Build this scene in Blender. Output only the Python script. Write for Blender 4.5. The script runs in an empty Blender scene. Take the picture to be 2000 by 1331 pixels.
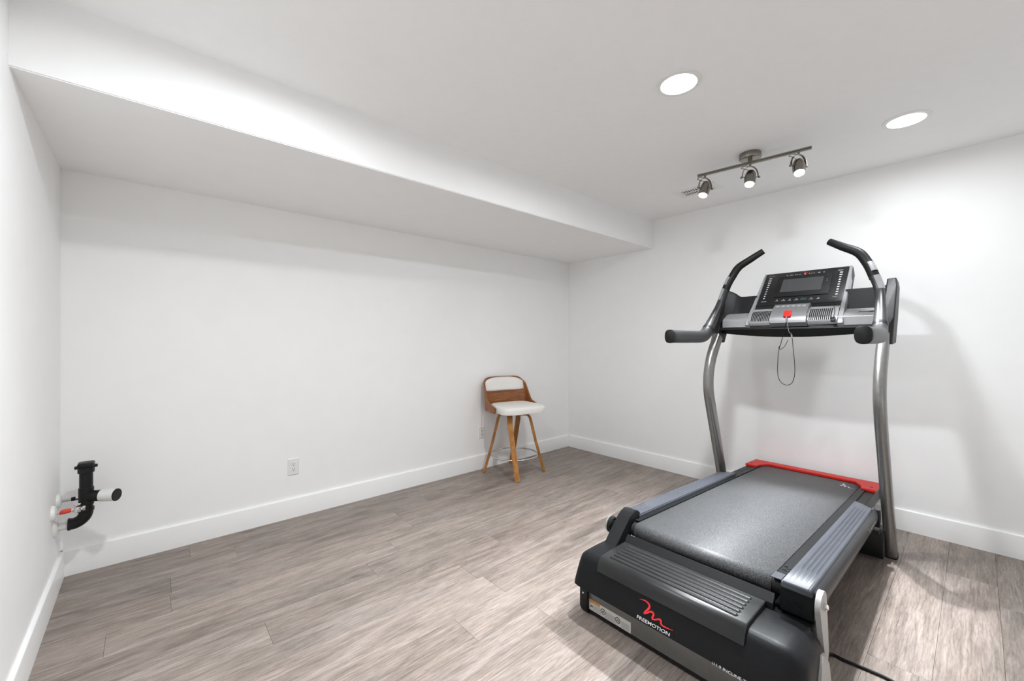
import bpy, bmesh, math, random
from mathutils import Vector, Matrix

random.seed(7)
SC = bpy.context.scene
COL = SC.collection
R = math.radians
PI = math.pi

# ------------------------------------------------------------------ camera
H = 1.25
YAW = 41.38
cam_d = bpy.data.cameras.new('camera')
cam = bpy.data.objects.new('camera', cam_d)
COL.objects.link(cam)
cam.location = (0, 0, H)
cam.rotation_euler = (R(90), 0, R(-YAW))
cam_d.sensor_width = 36.0
cam_d.lens = 804.2 / 2000 * 36.0
cam_d.shift_x = 0.00223
cam_d.clip_start = 0.02
SC.camera = cam

# ------------------------------------------------------------------ world, exposure, lights
w = bpy.data.worlds.new('world')
SC.world = w
w.use_nodes = True
w.node_tree.nodes['Background'].inputs[0].default_value = (0.9, 0.95, 1.0, 1)
w.node_tree.nodes['Background'].inputs[1].default_value = 0.02
SC.view_settings.view_transform = 'Standard'
SC.view_settings.look = 'None'
SC.view_settings.gamma = 1.0
SC.view_settings.exposure = 0.38
SC.view_settings.use_curve_mapping = False
SC.cycles.use_denoising = True
SC.cycles.max_bounces = 8
SC.cycles.diffuse_bounces = 6
SC.cycles.glossy_bounces = 3
SC.cycles.transmission_bounces = 2
SC.cycles.transparent_max_bounces = 2
SC.cycles.use_adaptive_sampling = True
SC.cycles.adaptive_threshold = 0.12
SC.cycles.adaptive_min_samples = 16
SC.cycles.caustics_reflective = False
SC.cycles.caustics_refractive = False
SC.cycles.sample_clamp_indirect = 6.0

CAN_W = 14.0       # wide glow of each recessed lamp
BEAM_W = 72.0      # downward beam of each recessed lamp
SPOT_W = 95.0      # power of each track spot
LAMP_COL = (0.915, 0.962, 1.0)

# room
XL, XR, YB, YR = -0.343, 3.7475, 3.202, -0.95
ZC, ZS, YS = 2.4306, 2.158, 2.115
BBH, BBT = 0.136, 0.015


# ------------------------------------------------------------------ material helpers
def mat(name, col, rough=0.5, metal=0.0, spec=0.5, emit=None, estr=0.0, coat=0.0):
    m = bpy.data.materials.new(name)
    m.use_nodes = True
    b = m.node_tree.nodes['Principled BSDF']
    b.inputs['Base Color'].default_value = (*col, 1)
    b.inputs['Roughness'].default_value = rough
    b.inputs['Metallic'].default_value = metal
    b.inputs['Specular IOR Level'].default_value = spec
    b.inputs['Coat Weight'].default_value = coat
    if emit:
        b.inputs['Emission Color'].default_value = (*emit, 1)
        b.inputs['Emission Strength'].default_value = estr
    return m


def nd(m, typ, **kw):
    n = m.node_tree.nodes.new(typ)
    for k, v in kw.items():
        setattr(n, k, v)
    return n


def lk(m, a, b):
    m.node_tree.links.new(a, b)


def noise_var(m, scale, amount, bump=0.0, detail=4, stretch=None, rough_var=0.0):
    """fine procedural variation of colour, roughness and relief"""
    nt = m.node_tree
    b = nt.nodes['Principled BSDF']
    col = tuple(b.inputs['Base Color'].default_value)[:3]
    tc = nd(m, 'ShaderNodeTexCoord')
    mp = nd(m, 'ShaderNodeMapping')
    if stretch:
        mp.inputs['Scale'].default_value = stretch
    lk(m, tc.outputs['Object'], mp.inputs[0])
    no = nd(m, 'ShaderNodeTexNoise')
    no.inputs['Scale'].default_value = scale
    no.inputs['Detail'].default_value = detail
    lk(m, mp.outputs[0], no.inputs['Vector'])
    if amount:
        cr = nd(m, 'ShaderNodeValToRGB')
        cr.color_ramp.elements[0].position = 0.3
        cr.color_ramp.elements[1].position = 0.7
        cr.color_ramp.elements[0].color = (*[c * (1 - amount) for c in col], 1)
        cr.color_ramp.elements[1].color = (*[min(1, c * (1 + amount)) for c in col], 1)
        lk(m, no.outputs['Fac'], cr.inputs[0])
        lk(m, cr.outputs[0], b.inputs['Base Color'])
    if rough_var:
        r0 = b.inputs['Roughness'].default_value
        mr = nd(m, 'ShaderNodeMapRange')
        mr.inputs['To Min'].default_value = max(0, r0 - rough_var)
        mr.inputs['To Max'].default_value = min(1, r0 + rough_var)
        lk(m, no.outputs['Fac'], mr.inputs['Value'])
        lk(m, mr.outputs[0], b.inputs['Roughness'])
    if bump:
        bp = nd(m, 'ShaderNodeBump')
        bp.inputs['Strength'].default_value = bump
        bp.inputs['Distance'].default_value = 0.002
        lk(m, no.outputs['Fac'], bp.inputs['Height'])
        lk(m, bp.outputs[0], b.inputs['Normal'])
    return m


M = {}
M['wall'] = noise_var(mat('wall_paint', (0.92, 0.92, 0.916), 0.6, spec=0.3), 8, 0.006, detail=1)
M['ceiling'] = noise_var(mat('ceiling_paint', (0.92, 0.92, 0.916), 0.75, spec=0.2), 22, 0.006, 0.25, detail=1)
M['trim'] = noise_var(mat('trim_paint', (0.90, 0.90, 0.895), 0.32), 8, 0.004, detail=1)
M['white'] = noise_var(mat('white_plastic', (0.82, 0.82, 0.80), 0.3), 40, 0.005)
M['slot'] = noise_var(mat('slot_dark', (0.03, 0.03, 0.03), 0.6), 40, 0.05)
M['nickel'] = noise_var(mat('brushed_nickel', (0.27, 0.25, 0.22), 0.24, 1.0), 80, 0.08, 0.03, stretch=(1, 1, 12))
M['chrome'] = noise_var(mat('chrome', (0.72, 0.72, 0.72), 0.12, 1.0), 60, 0.03)
M['lamp'] = mat('lamp_diffuser', (1, 1, 1), 0.5, emit=(1.0, 0.98, 0.95), estr=14.0)
M['bulb'] = mat('bulb_glow', (1, 1, 1), 0.4, emit=(1.0, 0.97, 0.93), estr=30.0)
M['black'] = noise_var(mat('black_plastic', (0.008, 0.008, 0.0085), 0.38, spec=0.25), 90, 0.12, 0.03, rough_var=0.06)
M['abs'] = noise_var(mat('abs_pipe', (0.008, 0.008, 0.008), 0.42, spec=0.3), 60, 0.1, 0.02)
M['dark'] = noise_var(mat('charcoal_plastic', (0.0105, 0.011, 0.012), 0.42, spec=0.2), 120, 0.1, 0.05, rough_var=0.08)
M['hood'] = noise_var(mat('hood_plastic', (0.0105, 0.011, 0.012), 0.40, spec=0.12), 120, 0.1, 0.04, rough_var=0.06)
M['pad'] = noise_var(mat('footrail_plastic', (0.058, 0.062, 0.074), 0.44, spec=0.35), 6, 0.06, 0.0, stretch=(1, 3, 3), rough_var=0.03)
M['step'] = noise_var(mat('step_plastic', (0.019, 0.0195, 0.0195), 0.34, spec=0.35), 9, 0.15, 0.0, stretch=(6, 1, 6), rough_var=0.06)
M['skirt'] = noise_var(mat('skirt_plastic', (0.035, 0.036, 0.039), 0.4), 40, 0.08, 0.02)
M['post'] = noise_var(mat('champagne_metal', (0.25, 0.246, 0.238), 0.3, 0.8), 50, 0.05, 0.02)
M['grip'] = noise_var(mat('grip_grey', (0.04, 0.04, 0.041), 0.36, 0.3, spec=0.35), 60, 0.08, 0.02)
M['foam'] = noise_var(mat('grip_foam', (0.008, 0.008, 0.008), 0.48, spec=0.25), 120, 0.12, 0.05)
M['silver'] = noise_var(mat('silver_paint', (0.40, 0.405, 0.415), 0.32, 0.5), 60, 0.03, 0.01)
M['pod'] = noise_var(mat('pod_grey', (0.22, 0.223, 0.23), 0.34, 0.5), 60, 0.03, 0.01)
M['cover'] = noise_var(mat('cover_grey', (0.017, 0.0168, 0.0178), 0.40, 0.0, spec=0.18), 60, 0.06, 0.02)
M['red'] = noise_var(mat('red_plastic', (0.62, 0.022, 0.016), 0.42, spec=0.25), 50, 0.06, 0.02)
M['redink'] = noise_var(mat('red_print', (0.75, 0.02, 0.025), 0.4), 50, 0.03)
M['ink'] = noise_var(mat('white_print', (0.62, 0.62, 0.62), 0.4), 50, 0.03)
M['dimink'] = noise_var(mat('grey_print', (0.32, 0.32, 0.32), 0.4), 50, 0.03)
M['blueink'] = noise_var(mat('teal_print', (0.08, 0.22, 0.28), 0.4), 50, 0.03)
M['screen'] = noise_var(mat('screen_glass', (0.05, 0.051, 0.053), 0.22), 3, 0.06)
M['face'] = noise_var(mat('console_face', (0.009, 0.0093, 0.01), 0.35, spec=0.3), 30, 0.08)
M['sticker'] = noise_var(mat('sticker_white', (0.62, 0.62, 0.60), 0.4), 30, 0.03)
M['orange'] = noise_var(mat('sticker_orange', (0.62, 0.24, 0.03), 0.4), 30, 0.03)
M['sliver'] = noise_var(mat('base_steel', (0.16, 0.16, 0.155), 0.4, 0.3), 40, 0.05, 0.02)
M['linkm'] = noise_var(mat('link_steel', (0.42, 0.42, 0.41), 0.35, 0.4), 40, 0.05, 0.02)
M['leather'] = noise_var(mat('white_leatherette', (0.82, 0.79, 0.75), 0.45), 220, 0.02, 0.12)
M['pvc'] = noise_var(mat('white_pvc', (0.74, 0.74, 0.72), 0.4), 30, 0.06)
M['greypipe'] = noise_var(mat('grey_pipe', (0.5, 0.5, 0.49), 0.35), 30, 0.06)
M['valvered'] = noise_var(mat('red_sleeve', (0.62, 0.05, 0.03), 0.45), 60, 0.12)
M['rubber'] = noise_var(mat('black_rubber', (0.008, 0.008, 0.008), 0.55, spec=0.25), 60, 0.1)


def wood_mat(name, c0, c1, scale=5.0):
    m = mat(name, c0, 0.35)
    b = m.node_tree.nodes['Principled BSDF']
    tc = nd(m, 'ShaderNodeTexCoord')
    mp = nd(m, 'ShaderNodeMapping')
    mp.inputs['Scale'].default_value = (14, 14, 1.4) if scale > 4 else (3, 3, 22)
    lk(m, tc.outputs['Object'], mp.inputs[0])
    no = nd(m, 'ShaderNodeTexNoise')
    no.inputs['Scale'].default_value = scale
    no.inputs['Detail'].default_value = 6
    no.inputs['Distortion'].default_value = 0.6
    lk(m, mp.outputs[0], no.inputs['Vector'])
    cr = nd(m, 'ShaderNodeValToRGB')
    cr.color_ramp.elements[0].position = 0.32
    cr.color_ramp.elements[1].position = 0.68
    cr.color_ramp.elements[0].color = (*c0, 1)
    cr.color_ramp.elements[1].color = (*c1, 1)
    lk(m, no.outputs['Fac'], cr.inputs[0])
    lk(m, cr.outputs[0], b.inputs['Base Color'])
    return m


M['walnut'] = wood_mat('walnut_ply', (0.17, 0.050, 0.012), (0.36, 0.135, 0.035), 3.0)
M['oakleg'] = wood_mat('stool_leg_wood', (0.27, 0.10, 0.018), (0.48, 0.215, 0.045), 5.0)


def belt_mat():
    m = mat('belt_rubber', (0.1, 0.1, 0.1), 0.5, spec=0.6)
    b = m.node_tree.nodes['Principled BSDF']
    tc = nd(m, 'ShaderNodeTexCoord')
    n1 = nd(m, 'ShaderNodeTexNoise')
    n1.inputs['Scale'].default_value = 330
    n1.inputs['Detail'].default_value = 3
    lk(m, tc.outputs['Object'], n1.inputs['Vector'])
    n2 = nd(m, 'ShaderNodeTexNoise')
    n2.inputs['Scale'].default_value = 2.2
    n2.inputs['Detail'].default_value = 5
    lk(m, tc.outputs['Object'], n2.inputs['Vector'])
    cr = nd(m, 'ShaderNodeValToRGB')
    cr.color_ramp.elements[0].position = 0.36
    cr.color_ramp.elements[1].position = 0.66
    cr.color_ramp.elements[0].color = (0.025, 0.0255, 0.0265, 1)
    cr.color_ramp.elements[1].color = (0.15, 0.152, 0.156, 1)
    lk(m, n1.outputs['Fac'], cr.inputs[0])
    mx = nd(m, 'ShaderNodeMix', data_type='RGBA', blend_type='MULTIPLY')
    mx.inputs['Factor'].default_value = 0.5
    lk(m, cr.outputs[0], mx.inputs['A'])
    c2 = nd(m, 'ShaderNodeValToRGB')
    c2.color_ramp.elements[0].color = (0.6, 0.6, 0.6, 1)
    c2.color_ramp.elements[1].color = (1, 1, 1, 1)
    lk(m, n2.outputs['Fac'], c2.inputs[0])
    lk(m, c2.outputs[0], mx.inputs['B'])
    lk(m, mx.outputs['Result'], b.inputs['Base Color'])
    bp = nd(m, 'ShaderNodeBump')
    bp.inputs['Strength'].default_value = 0.35
    bp.inputs['Distance'].default_value = 0.0015
    lk(m, n1.outputs['Fac'], bp.inputs['Height'])
    lk(m, bp.outputs[0], b.inputs['Normal'])
    return m


M['belt'] = belt_mat()


def plank_mat():
    m = mat('vinyl_plank', (0.3, 0.26, 0.23), 0.42, spec=0.4)
    b = m.node_tree.nodes['Principled BSDF']
    tc = nd(m, 'ShaderNodeTexCoord')
    oi = nd(m, 'ShaderNodeObjectInfo')
    sc = nd(m, 'ShaderNodeVectorMath', operation='MULTIPLY')
    cmb = nd(m, 'ShaderNodeCombineXYZ')
    for i in range(3):
        lk(m, oi.outputs['Random'], cmb.inputs[i])
    lk(m, cmb.outputs[0], sc.inputs[0])
    sc.inputs[1].default_value = (37.0, 91.0, 53.0)
    ad = nd(m, 'ShaderNodeVectorMath', operation='ADD')
    lk(m, tc.outputs['Object'], ad.inputs[0])
    lk(m, sc.outputs[0], ad.inputs[1])

    def layer(scl, nscale, detail, dist, p0, p1, rgh=0.6):
        mp = nd(m, 'ShaderNodeMapping')
        mp.inputs['Scale'].default_value = scl
        lk(m, ad.outputs[0], mp.inputs[0])
        n = nd(m, 'ShaderNodeTexNoise')
        n.inputs['Scale'].default_value = nscale
        n.inputs['Detail'].default_value = detail
        n.inputs['Distortion'].default_value = dist
        n.inputs['Roughness'].default_value = rgh
        lk(m, mp.outputs[0], n.inputs['Vector'])
        mr = nd(m, 'ShaderNodeMapRange')
        mr.inputs['From Min'].default_value = p0
        mr.inputs['From Max'].default_value = p1
        lk(m, n.outputs['Fac'], mr.inputs['Value'])
        return mr.outputs[0], n.outputs['Fac']

    streak, _ = layer((1.2, 11, 1), 2.0, 5, 0.9, 0.33, 0.67)
    fine, fraw = layer((5, 60, 1), 2.6, 4, 0.6, 0.36, 0.64, 0.75)
    patch, _ = layer((1.6, 5, 1), 1.5, 3, 0.5, 0.56, 0.76)
    hue, _ = layer((0.8, 5, 1), 1.3, 3, 0.2, 0.35, 0.65)

    base = nd(m, 'ShaderNodeValToRGB')
    e = base.color_ramp.elements
    e[0].position = 0.0
    e[0].color = (0.125, 0.098, 0.082, 1)
    e[1].position = 1.0
    e[1].color = (0.44, 0.368, 0.325, 1)
    mid = base.color_ramp.elements.new(0.5)
    mid.color = (0.275, 0.223, 0.191, 1)
    mixv = nd(m, 'ShaderNodeMath', operation='MULTIPLY_ADD')
    lk(m, fine, mixv.inputs[0])
    mixv.inputs[1].default_value = 0.38
    sv = nd(m, 'ShaderNodeMath', operation='MULTIPLY')
    lk(m, streak, sv.inputs[0])
    sv.inputs[1].default_value = 0.46
    lk(m, sv.outputs[0], mixv.inputs[2])
    rv = nd(m, 'ShaderNodeMapRange')
    rv.inputs['To Min'].default_value = -0.03
    rv.inputs['To Max'].default_value = 0.15
    lk(m, oi.outputs['Random'], rv.inputs['Value'])
    a2 = nd(m, 'ShaderNodeMath', operation='ADD', use_clamp=True)
    lk(m, mixv.outputs[0], a2.inputs[0])
    lk(m, rv.outputs[0], a2.inputs[1])
    lk(m, a2.outputs[0], base.inputs[0])
    # cool grey streaks against warm ground
    mh = nd(m, 'ShaderNodeMix', data_type='RGBA', blend_type='MULTIPLY')
    lk(m, hue, mh.inputs['Factor'])
    lk(m, base.outputs[0], mh.inputs['A'])
    mh.inputs['B'].default_value = (0.93, 0.965, 1.0, 1)
    # dark weathered patches
    md = nd(m, 'ShaderNodeMix', data_type='RGBA', blend_type='MULTIPLY')
    pf = nd(m, 'ShaderNodeMath', operation='MULTIPLY')
    lk(m, patch, pf.inputs[0])
    pf.inputs[1].default_value = 0.6
    lk(m, pf.outputs[0], md.inputs['Factor'])
    lk(m, mh.outputs['Result'], md.inputs['A'])
    md.inputs['B'].default_value = (0.55, 0.55, 0.56, 1)
    # short dark flecks and flowing grain lines
    fleck, _ = layer((7, 60, 1), 2.2, 3, 0.3, 0.62, 0.74)
    mf = nd(m, 'ShaderNodeMix', data_type='RGBA', blend_type='MULTIPLY')
    ff = nd(m, 'ShaderNodeMath', operation='MULTIPLY')
    lk(m, fleck, ff.inputs[0])
    ff.inputs[1].default_value = 0.7
    lk(m, ff.outputs[0], mf.inputs['Factor'])
    lk(m, md.outputs['Result'], mf.inputs['A'])
    mf.inputs['B'].default_value = (0.55, 0.52, 0.50, 1)
    mw = nd(m, 'ShaderNodeMapping')
    mw.inputs['Scale'].default_value = (0.32, 1.6, 1)
    lk(m, ad.outputs[0], mw.inputs[0])
    wv = nd(m, 'ShaderNodeTexWave', wave_type='BANDS', bands_direction='Y')
    wv.inputs['Scale'].default_value = 13.0
    wv.inputs['Distortion'].default_value = 11.0
    wv.inputs['Detail'].default_value = 3.0
    wv.inputs['Detail Scale'].default_value = 1.1
    lk(m, mw.outputs[0], wv.inputs['Vector'])
    wr = nd(m, 'ShaderNodeMapRange')
    wr.inputs['From Min'].default_value = 0.0
    wr.inputs['From Max'].default_value = 0.35
    wr.inputs['To Min'].default_value = 0.30
    wr.inputs['To Max'].default_value = 0.0
    lk(m, wv.outputs['Fac'], wr.inputs['Value'])
    mg = nd(m, 'ShaderNodeMix', data_type='RGBA', blend_type='MULTIPLY')
    lk(m, wr.outputs[0], mg.inputs['Factor'])
    lk(m, mf.outputs['Result'], mg.inputs['A'])
    mg.inputs['B'].default_value = (0.5, 0.47, 0.45, 1)
    # knots
    mpk = nd(m, 'ShaderNodeMapping')
    mpk.inputs['Scale'].default_value = (1.1, 3.2, 1)
    lk(m, ad.outputs[0], mpk.inputs[0])
    vo = nd(m, 'ShaderNodeTexVoronoi', feature='F1')
    vo.inputs['Scale'].default_value = 1.3
    lk(m, mpk.outputs[0], vo.inputs['Vector'])
    kr = nd(m, 'ShaderNodeMapRange')
    kr.inputs['From Min'].default_value = 0.03
    kr.inputs['From Max'].default_value = 0.085
    kr.inputs['To Min'].default_value = 0.6
    kr.inputs['To Max'].default_value = 0.0
    lk(m, vo.outputs['Distance'], kr.inputs['Value'])
    kf = nd(m, 'ShaderNodeMath', operation='MULTIPLY')
    lk(m, kr.outputs[0], kf.inputs[0])
    lk(m, fine, kf.inputs[1])
    mk = nd(m, 'ShaderNodeMix', data_type='RGBA', blend_type='MULTIPLY')
    lk(m, kf.outputs[0], mk.inputs['Factor'])
    lk(m, mg.outputs['Result'], mk.inputs['A'])
    mk.inputs['B'].default_value = (0.28, 0.25, 0.22, 1)
    lk(m, mk.outputs['Result'], b.inputs['Base Color'])
    return m


M['plank'] = plank_mat()
M['seam'] = noise_var(mat('plank_seam', (0.13, 0.11, 0.10), 0.8), 30, 0.1)


# ------------------------------------------------------------------ mesh helpers
def tag(o, label=None, cat=None, group=None, kind=None):
    if label:
        o['label'] = label
    if cat:
        o['category'] = cat
    if group:
        o['group'] = group
    if kind:
        o['kind'] = kind
    return o


def thing(name, loc, label, cat, rz=0.0, group=None):
    o = bpy.data.objects.new(name, None)
    o.empty_display_size = 0.1
    COL.objects.link(o)
    o.location = loc
    o.rotation_euler = (0, 0, rz)
    return tag(o, label, cat, group)


def finish(bm, name, m, parent=None, smooth=True, angle=35, origin=None, world=True):
    """bmesh (in world coordinates when world) -> object, origin kept at the parent"""
    bmesh.ops.remove_doubles(bm, verts=bm.verts, dist=1e-6)
    bmesh.ops.recalc_face_normals(bm, faces=bm.faces)
    for f in bm.faces:
        f.smooth = smooth
    for e in bm.edges:
        if len(e.link_faces) == 2:
            e.smooth = e.calc_face_angle(0) < R(angle)
    me = bpy.data.meshes.new(name)
    off = Vector((0, 0, 0))
    if world:
        if origin is not None:
            off = Vector(origin)
        else:
            p = parent
            while p is not None:
                off += p.location
                p = p.parent
    if off.length:
        bmesh.ops.translate(bm, verts=bm.verts, vec=-off)
    bm.to_mesh(me)
    bm.free()
    if m is not None:
        me.materials.append(m)
    o = bpy.data.objects.new(name, me)
    COL.objects.link(o)
    if parent is not None:
        o.parent = parent
    elif origin is not None:
        o.location = off
    return o


def nb():
    return bmesh.new()


def box(bm, x0, x1, y0, y1, z0, z1, bev=0.0, seg=2):
    vs = [bm.verts.new((x, y, z)) for x in (x0, x1) for y in (y0, y1) for z in (z0, z1)]
    idx = [(0, 1, 3, 2), (4, 6, 7, 5), (0, 4, 5, 1), (2, 3, 7, 6), (0, 2, 6, 4), (1, 5, 7, 3)]
    fs = [bm.faces.new([vs[i] for i in q]) for q in idx]
    if bev:
        es = list({e for f in fs for e in f.edges})
        bmesh.ops.bevel(bm, geom=es, offset=bev, segments=seg, profile=0.5, affect='EDGES')
    return vs


def hexa(bm, pts, bev=0.0, seg=2):
    """8 corners ordered like box(): x0y0z0,x0y0z1,x0y1z0,x0y1z1,x1..."""
    vs = [bm.verts.new(p) for p in pts]
    idx = [(0, 1, 3, 2), (4, 6, 7, 5), (0, 4, 5, 1), (2, 3, 7, 6), (0, 2, 6, 4), (1, 5, 7, 3)]
    fs = [bm.faces.new([vs[i] for i in q]) for q in idx]
    if bev:
        es = list({e for f in fs for e in f.edges})
        bmesh.ops.bevel(bm, geom=es, offset=bev, segments=seg, profile=0.5, affect='EDGES')


def loft(bm, rings, closed_ends=True):
    """list of equal-length vertex loops -> skin"""
    rv = [[bm.verts.new(p) for p in r] for r in rings]
    n = len(rv[0])
    for a, b in zip(rv[:-1], rv[1:]):
        for i in range(n):
            j = (i + 1) % n
            bm.faces.new((a[i], a[j], b[j], b[i]))
    if closed_ends:
        bm.faces.new(list(reversed(rv[0])))
        bm.faces.new(rv[-1])
    return rv


def prism(bm, poly, fn0, fn1):
    """extrude a 2D polygon between two mappings"""
    loft(bm, [[fn0(*p) for p in poly], [fn1(*p) for p in poly]])


def smooth_path(pts, n=8):
    """Catmull-Rom through the points"""
    P = [Vector(p) for p in pts]
    P = [P[0] * 2 - P[1]] + P + [P[-1] * 2 - P[-2]]
    out = []
    for i in range(1, len(P) - 2):
        for k in range(n):
            t = k / n
            a, b, c, d = P[i - 1], P[i], P[i + 1], P[i + 2]
            out.append(0.5 * ((2 * b) + (c - a) * t + (2 * a - 5 * b + 4 * c - d) * t * t + (3 * b - a - 3 * c + d) * t ** 3))
    out.append(P[-2].copy())
    return out


def sweep(bm, path, section, ref=Vector((0, 1, 0)), closed_ends=True, closed=False):
    """section(t)-> list of (a,b); a along 'ref'-ish side axis, b along the other"""
    path = [Vector(p) for p in path]
    rings = []
    n = len(path)
    for i, p in enumerate(path):
        if closed:
            d = (path[(i + 1) % n] - path[i - 1]).normalized()
        else:
            d = (path[min(i + 1, n - 1)] - path[max(i - 1, 0)]).normalized()
        s = (ref - d * ref.dot(d))
        if s.length < 1e-4:
            s = Vector((1, 0, 0)) - d * d.x
        s.normalize()
        q = d.cross(s)
        rings.append([p + s * a + q * b for a, b in section(i / (n - 1))])
    if closed:
        rings.append(rings[0])
        closed_ends = False
    loft(bm, rings, closed_ends)


def ell(ra, rb, n=14, pw=2.0):
    out = []
    for i in range(n):
        t = 2 * PI * i / n
        c, s = math.cos(t), math.sin(t)
        out.append((ra * math.copysign(abs(c) ** (2 / pw), c), rb * math.copysign(abs(s) ** (2 / pw), s)))
    return out


def tube(bm, path, r, n=10, ref=Vector((0, 1, 0)), closed=False):
    fn = r if callable(r) else (lambda t: r)
    sweep(bm, path, lambda t: ell(fn(t), fn(t), n), ref, closed=closed)


def cyl(bm, p0, p1, r0, r1=None, n=24, bev=0.0):
    """capped cylinder/cone between two points"""
    p0, p1 = Vector(p0), Vector(p1)
    r1 = r0 if r1 is None else r1
    d = (p1 - p0).normalized()
    s = d.orthogonal().normalized()
    q = d.cross(s)
    rings = []
    prof = [(0, r0), (1, r1)]
    L = (p1 - p0).length
    if bev:
        b = min(bev, L * 0.45)
        prof = [(0, r0 - b), (b / L, r0), (1 - b / L, r1), (1, r1 - b)]
    for t, r in prof:
        c = p0.lerp(p1, t)
        rings.append([c + s * (r * math.cos(2 * PI * i / n)) + q * (r * math.sin(2 * PI * i / n)) for i in range(n)])
    loft(bm, rings)


def lathe(bm, prof, c, axis=Vector((0, 0, 1)), n=28, cap=True):
    """profile [(r,h)] round an axis through c"""
    axis = Vector(axis).normalized()
    s = axis.orthogonal().normalized()
    q = axis.cross(s)
    c = Vector(c)
    rings = [[c + axis * h + s * (r * math.cos(2 * PI * i / n)) + q * (r * math.sin(2 * PI * i / n)) for i in range(n)] for r, h in prof]
    loft(bm, rings, cap)


def ribbon(bm, pts, widths, fmap, h=0.0008):
    """flat brush stroke with thickness; fmap(a,b,c)->world"""
    n = len(pts)
    P = [Vector((p[0], p[1], 0)) for p in pts]
    top, bot = [], []
    for i in range(n):
        d = (P[min(i + 1, n - 1)] - P[max(i - 1, 0)]).normalized()
        s = Vector((-d.y, d.x, 0)) * widths[i] * 0.5
        top.append(P[i] + s)
        bot.append(P[i] - s)
    rings = []
    for a, b in zip(top, bot):
        rings.append([fmap(a.x, a.y, h), fmap(b.x, b.y, h), fmap(b.x, b.y, -h), fmap(a.x, a.y, -h)])
    loft(bm, rings)


def text_mesh(s, size, shear=0.0, spacing=1.0, bold=0.0, sx=1.0):
    """font text -> vertices and faces in (a,b), left-bottom origin"""
    c = bpy.data.curves.new('lettering', 'FONT')
    c.body = s
    c.size = size
    c.shear = shear
    c.space_character = spacing
    c.offset = bold
    c.resolution_u = 3
    o = bpy.data.objects.new('lettering', c)
    COL.objects.link(o)
    dg = bpy.context.evaluated_depsgraph_get()
    me = bpy.data.meshes.new_from_object(o.evaluated_get(dg))
    vs = [(v.co.x * sx, v.co.y) for v in me.vertices]
    fs = [tuple(p.vertices) for p in me.polygons]
    bpy.data.objects.remove(o)
    bpy.data.curves.remove(c)
    bpy.data.meshes.remove(me)
    return vs, fs


def lettering(name, s, size, fmap, m, parent, **kw):
    vs, fs = text_mesh(s, size, **kw)
    bm = nb()
    bv = [bm.verts.new(fmap(a, b)) for a, b in vs]
    for f in fs:
        try:
            bm.faces.new([bv[i] for i in f])
        except ValueError:
            pass
    return finish(bm, name, m, parent, smooth=False)


# ------------------------------------------------------------------ room shell
def slab(name, x0, x1, y0, y1, z0, z1, m):
    bm = nb()
    box(bm, x0, x1, y0, y1, z0, z1)
    return tag(finish(bm, name, m, smooth=False), kind='structure')


T = 0.12
floor = slab('floor', XL, XR, YR, YB, -0.10, -0.004, M['seam'])
slab('wall_back', XL - T, XR + T, YB, YB + T, -0.1, ZC + T, M['wall'])
slab('wall_front', XL - T, XR + T, YR - T, YR, -0.1, ZC + T, M['wall'])
slab('wall_left', XL - T, XL, YR, YB, -0.1, ZC + T, M['wall'])
slab('wall_right', XR, XR + T, YR, YB, -0.1, ZC + T, M['wall'])
slab('ceiling', XL, XR, YR, YB, ZC, ZC + T, M['ceiling'])
bm = nb()
box(bm, XL, XR, YS, YB, ZS, ZC)
es = [e for e in bm.edges if all(abs(v.co.y - YS) < 1e-5 and abs(v.co.z - ZS) < 1e-5 for v in e.verts)]
bmesh.ops.bevel(bm, geom=es, offset=0.004, segments=2, affect='EDGES')
tag(finish(bm, 'ceiling_soffit', M['wall'], smooth=False), kind='structure')


def baseboard(name, p0, p1, nrm):
    """flat board with an eased top edge from p0 to p1; nrm points into the room"""
    bm = nb()
    prof = [(0, 0), (BBT, 0), (BBT, BBH - 0.006), (BBT - 0.0015, BBH - 0.0015), (BBT - 0.006, BBH), (0, BBH)]
    p0, p1, n = Vector(p0), Vector(p1), Vector(nrm)
    prism(bm, prof, lambda a, b: p0 + n * a + Vector((0, 0, b)), lambda a, b: p1 + n * a + Vector((0, 0, b)))
    return tag(finish(bm, name, M['trim'], angle=60), kind='structure')


baseboard('baseboard_back', (XL, YB, 0), (XR, YB, 0), (0, -1, 0))
baseboard('baseboard_right', (XR, YR, 0), (XR, YB, 0), (-1, 0, 0))
baseboard('baseboard_left', (XL, YR, 0), (XL, YB, 0), (1, 0, 0))
baseboard('baseboard_front', (XL, YR, 0), (XR, YR, 0), (0, 1, 0))

# planks: 0.18 wide rows running along X, staggered butt joints
PW, PL = 0.18, 1.255
known = {0: 0.394, 2: 0.085, 3: -0.13, 4: 0.92, 5: 0.39, 7: 0.08, 8: 1.033, 15: 0.90}
plank_meshes = {}


def plank_mesh(L, W):
    k = (round(L, 3), round(W, 3))
    if k not in plank_meshes:
        bm = nb()
        g = 0.0003
        x, y = L / 2 - g, W / 2 - g
        b = 0.0007
        lo = [(-x, -y, -0.004), (x, -y, -0.004), (x, y, -0.004), (-x, y, -0.004)]
        md = [(p[0], p[1], -b) for p in lo]
        hi = [(-x + b, -y + b, 0), (x - b, -y + b, 0), (x - b, y - b, 0), (-x + b, y - b, 0)]
        loft(bm, [lo, md, hi])
        bmesh.ops.recalc_face_normals(bm, faces=bm.faces)
        me = bpy.data.meshes.new('plank')
        bm.to_mesh(me)
        bm.free()
        me.materials.append(M['plank'])
        plank_meshes[k] = me
    return plank_meshes[k]


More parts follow.
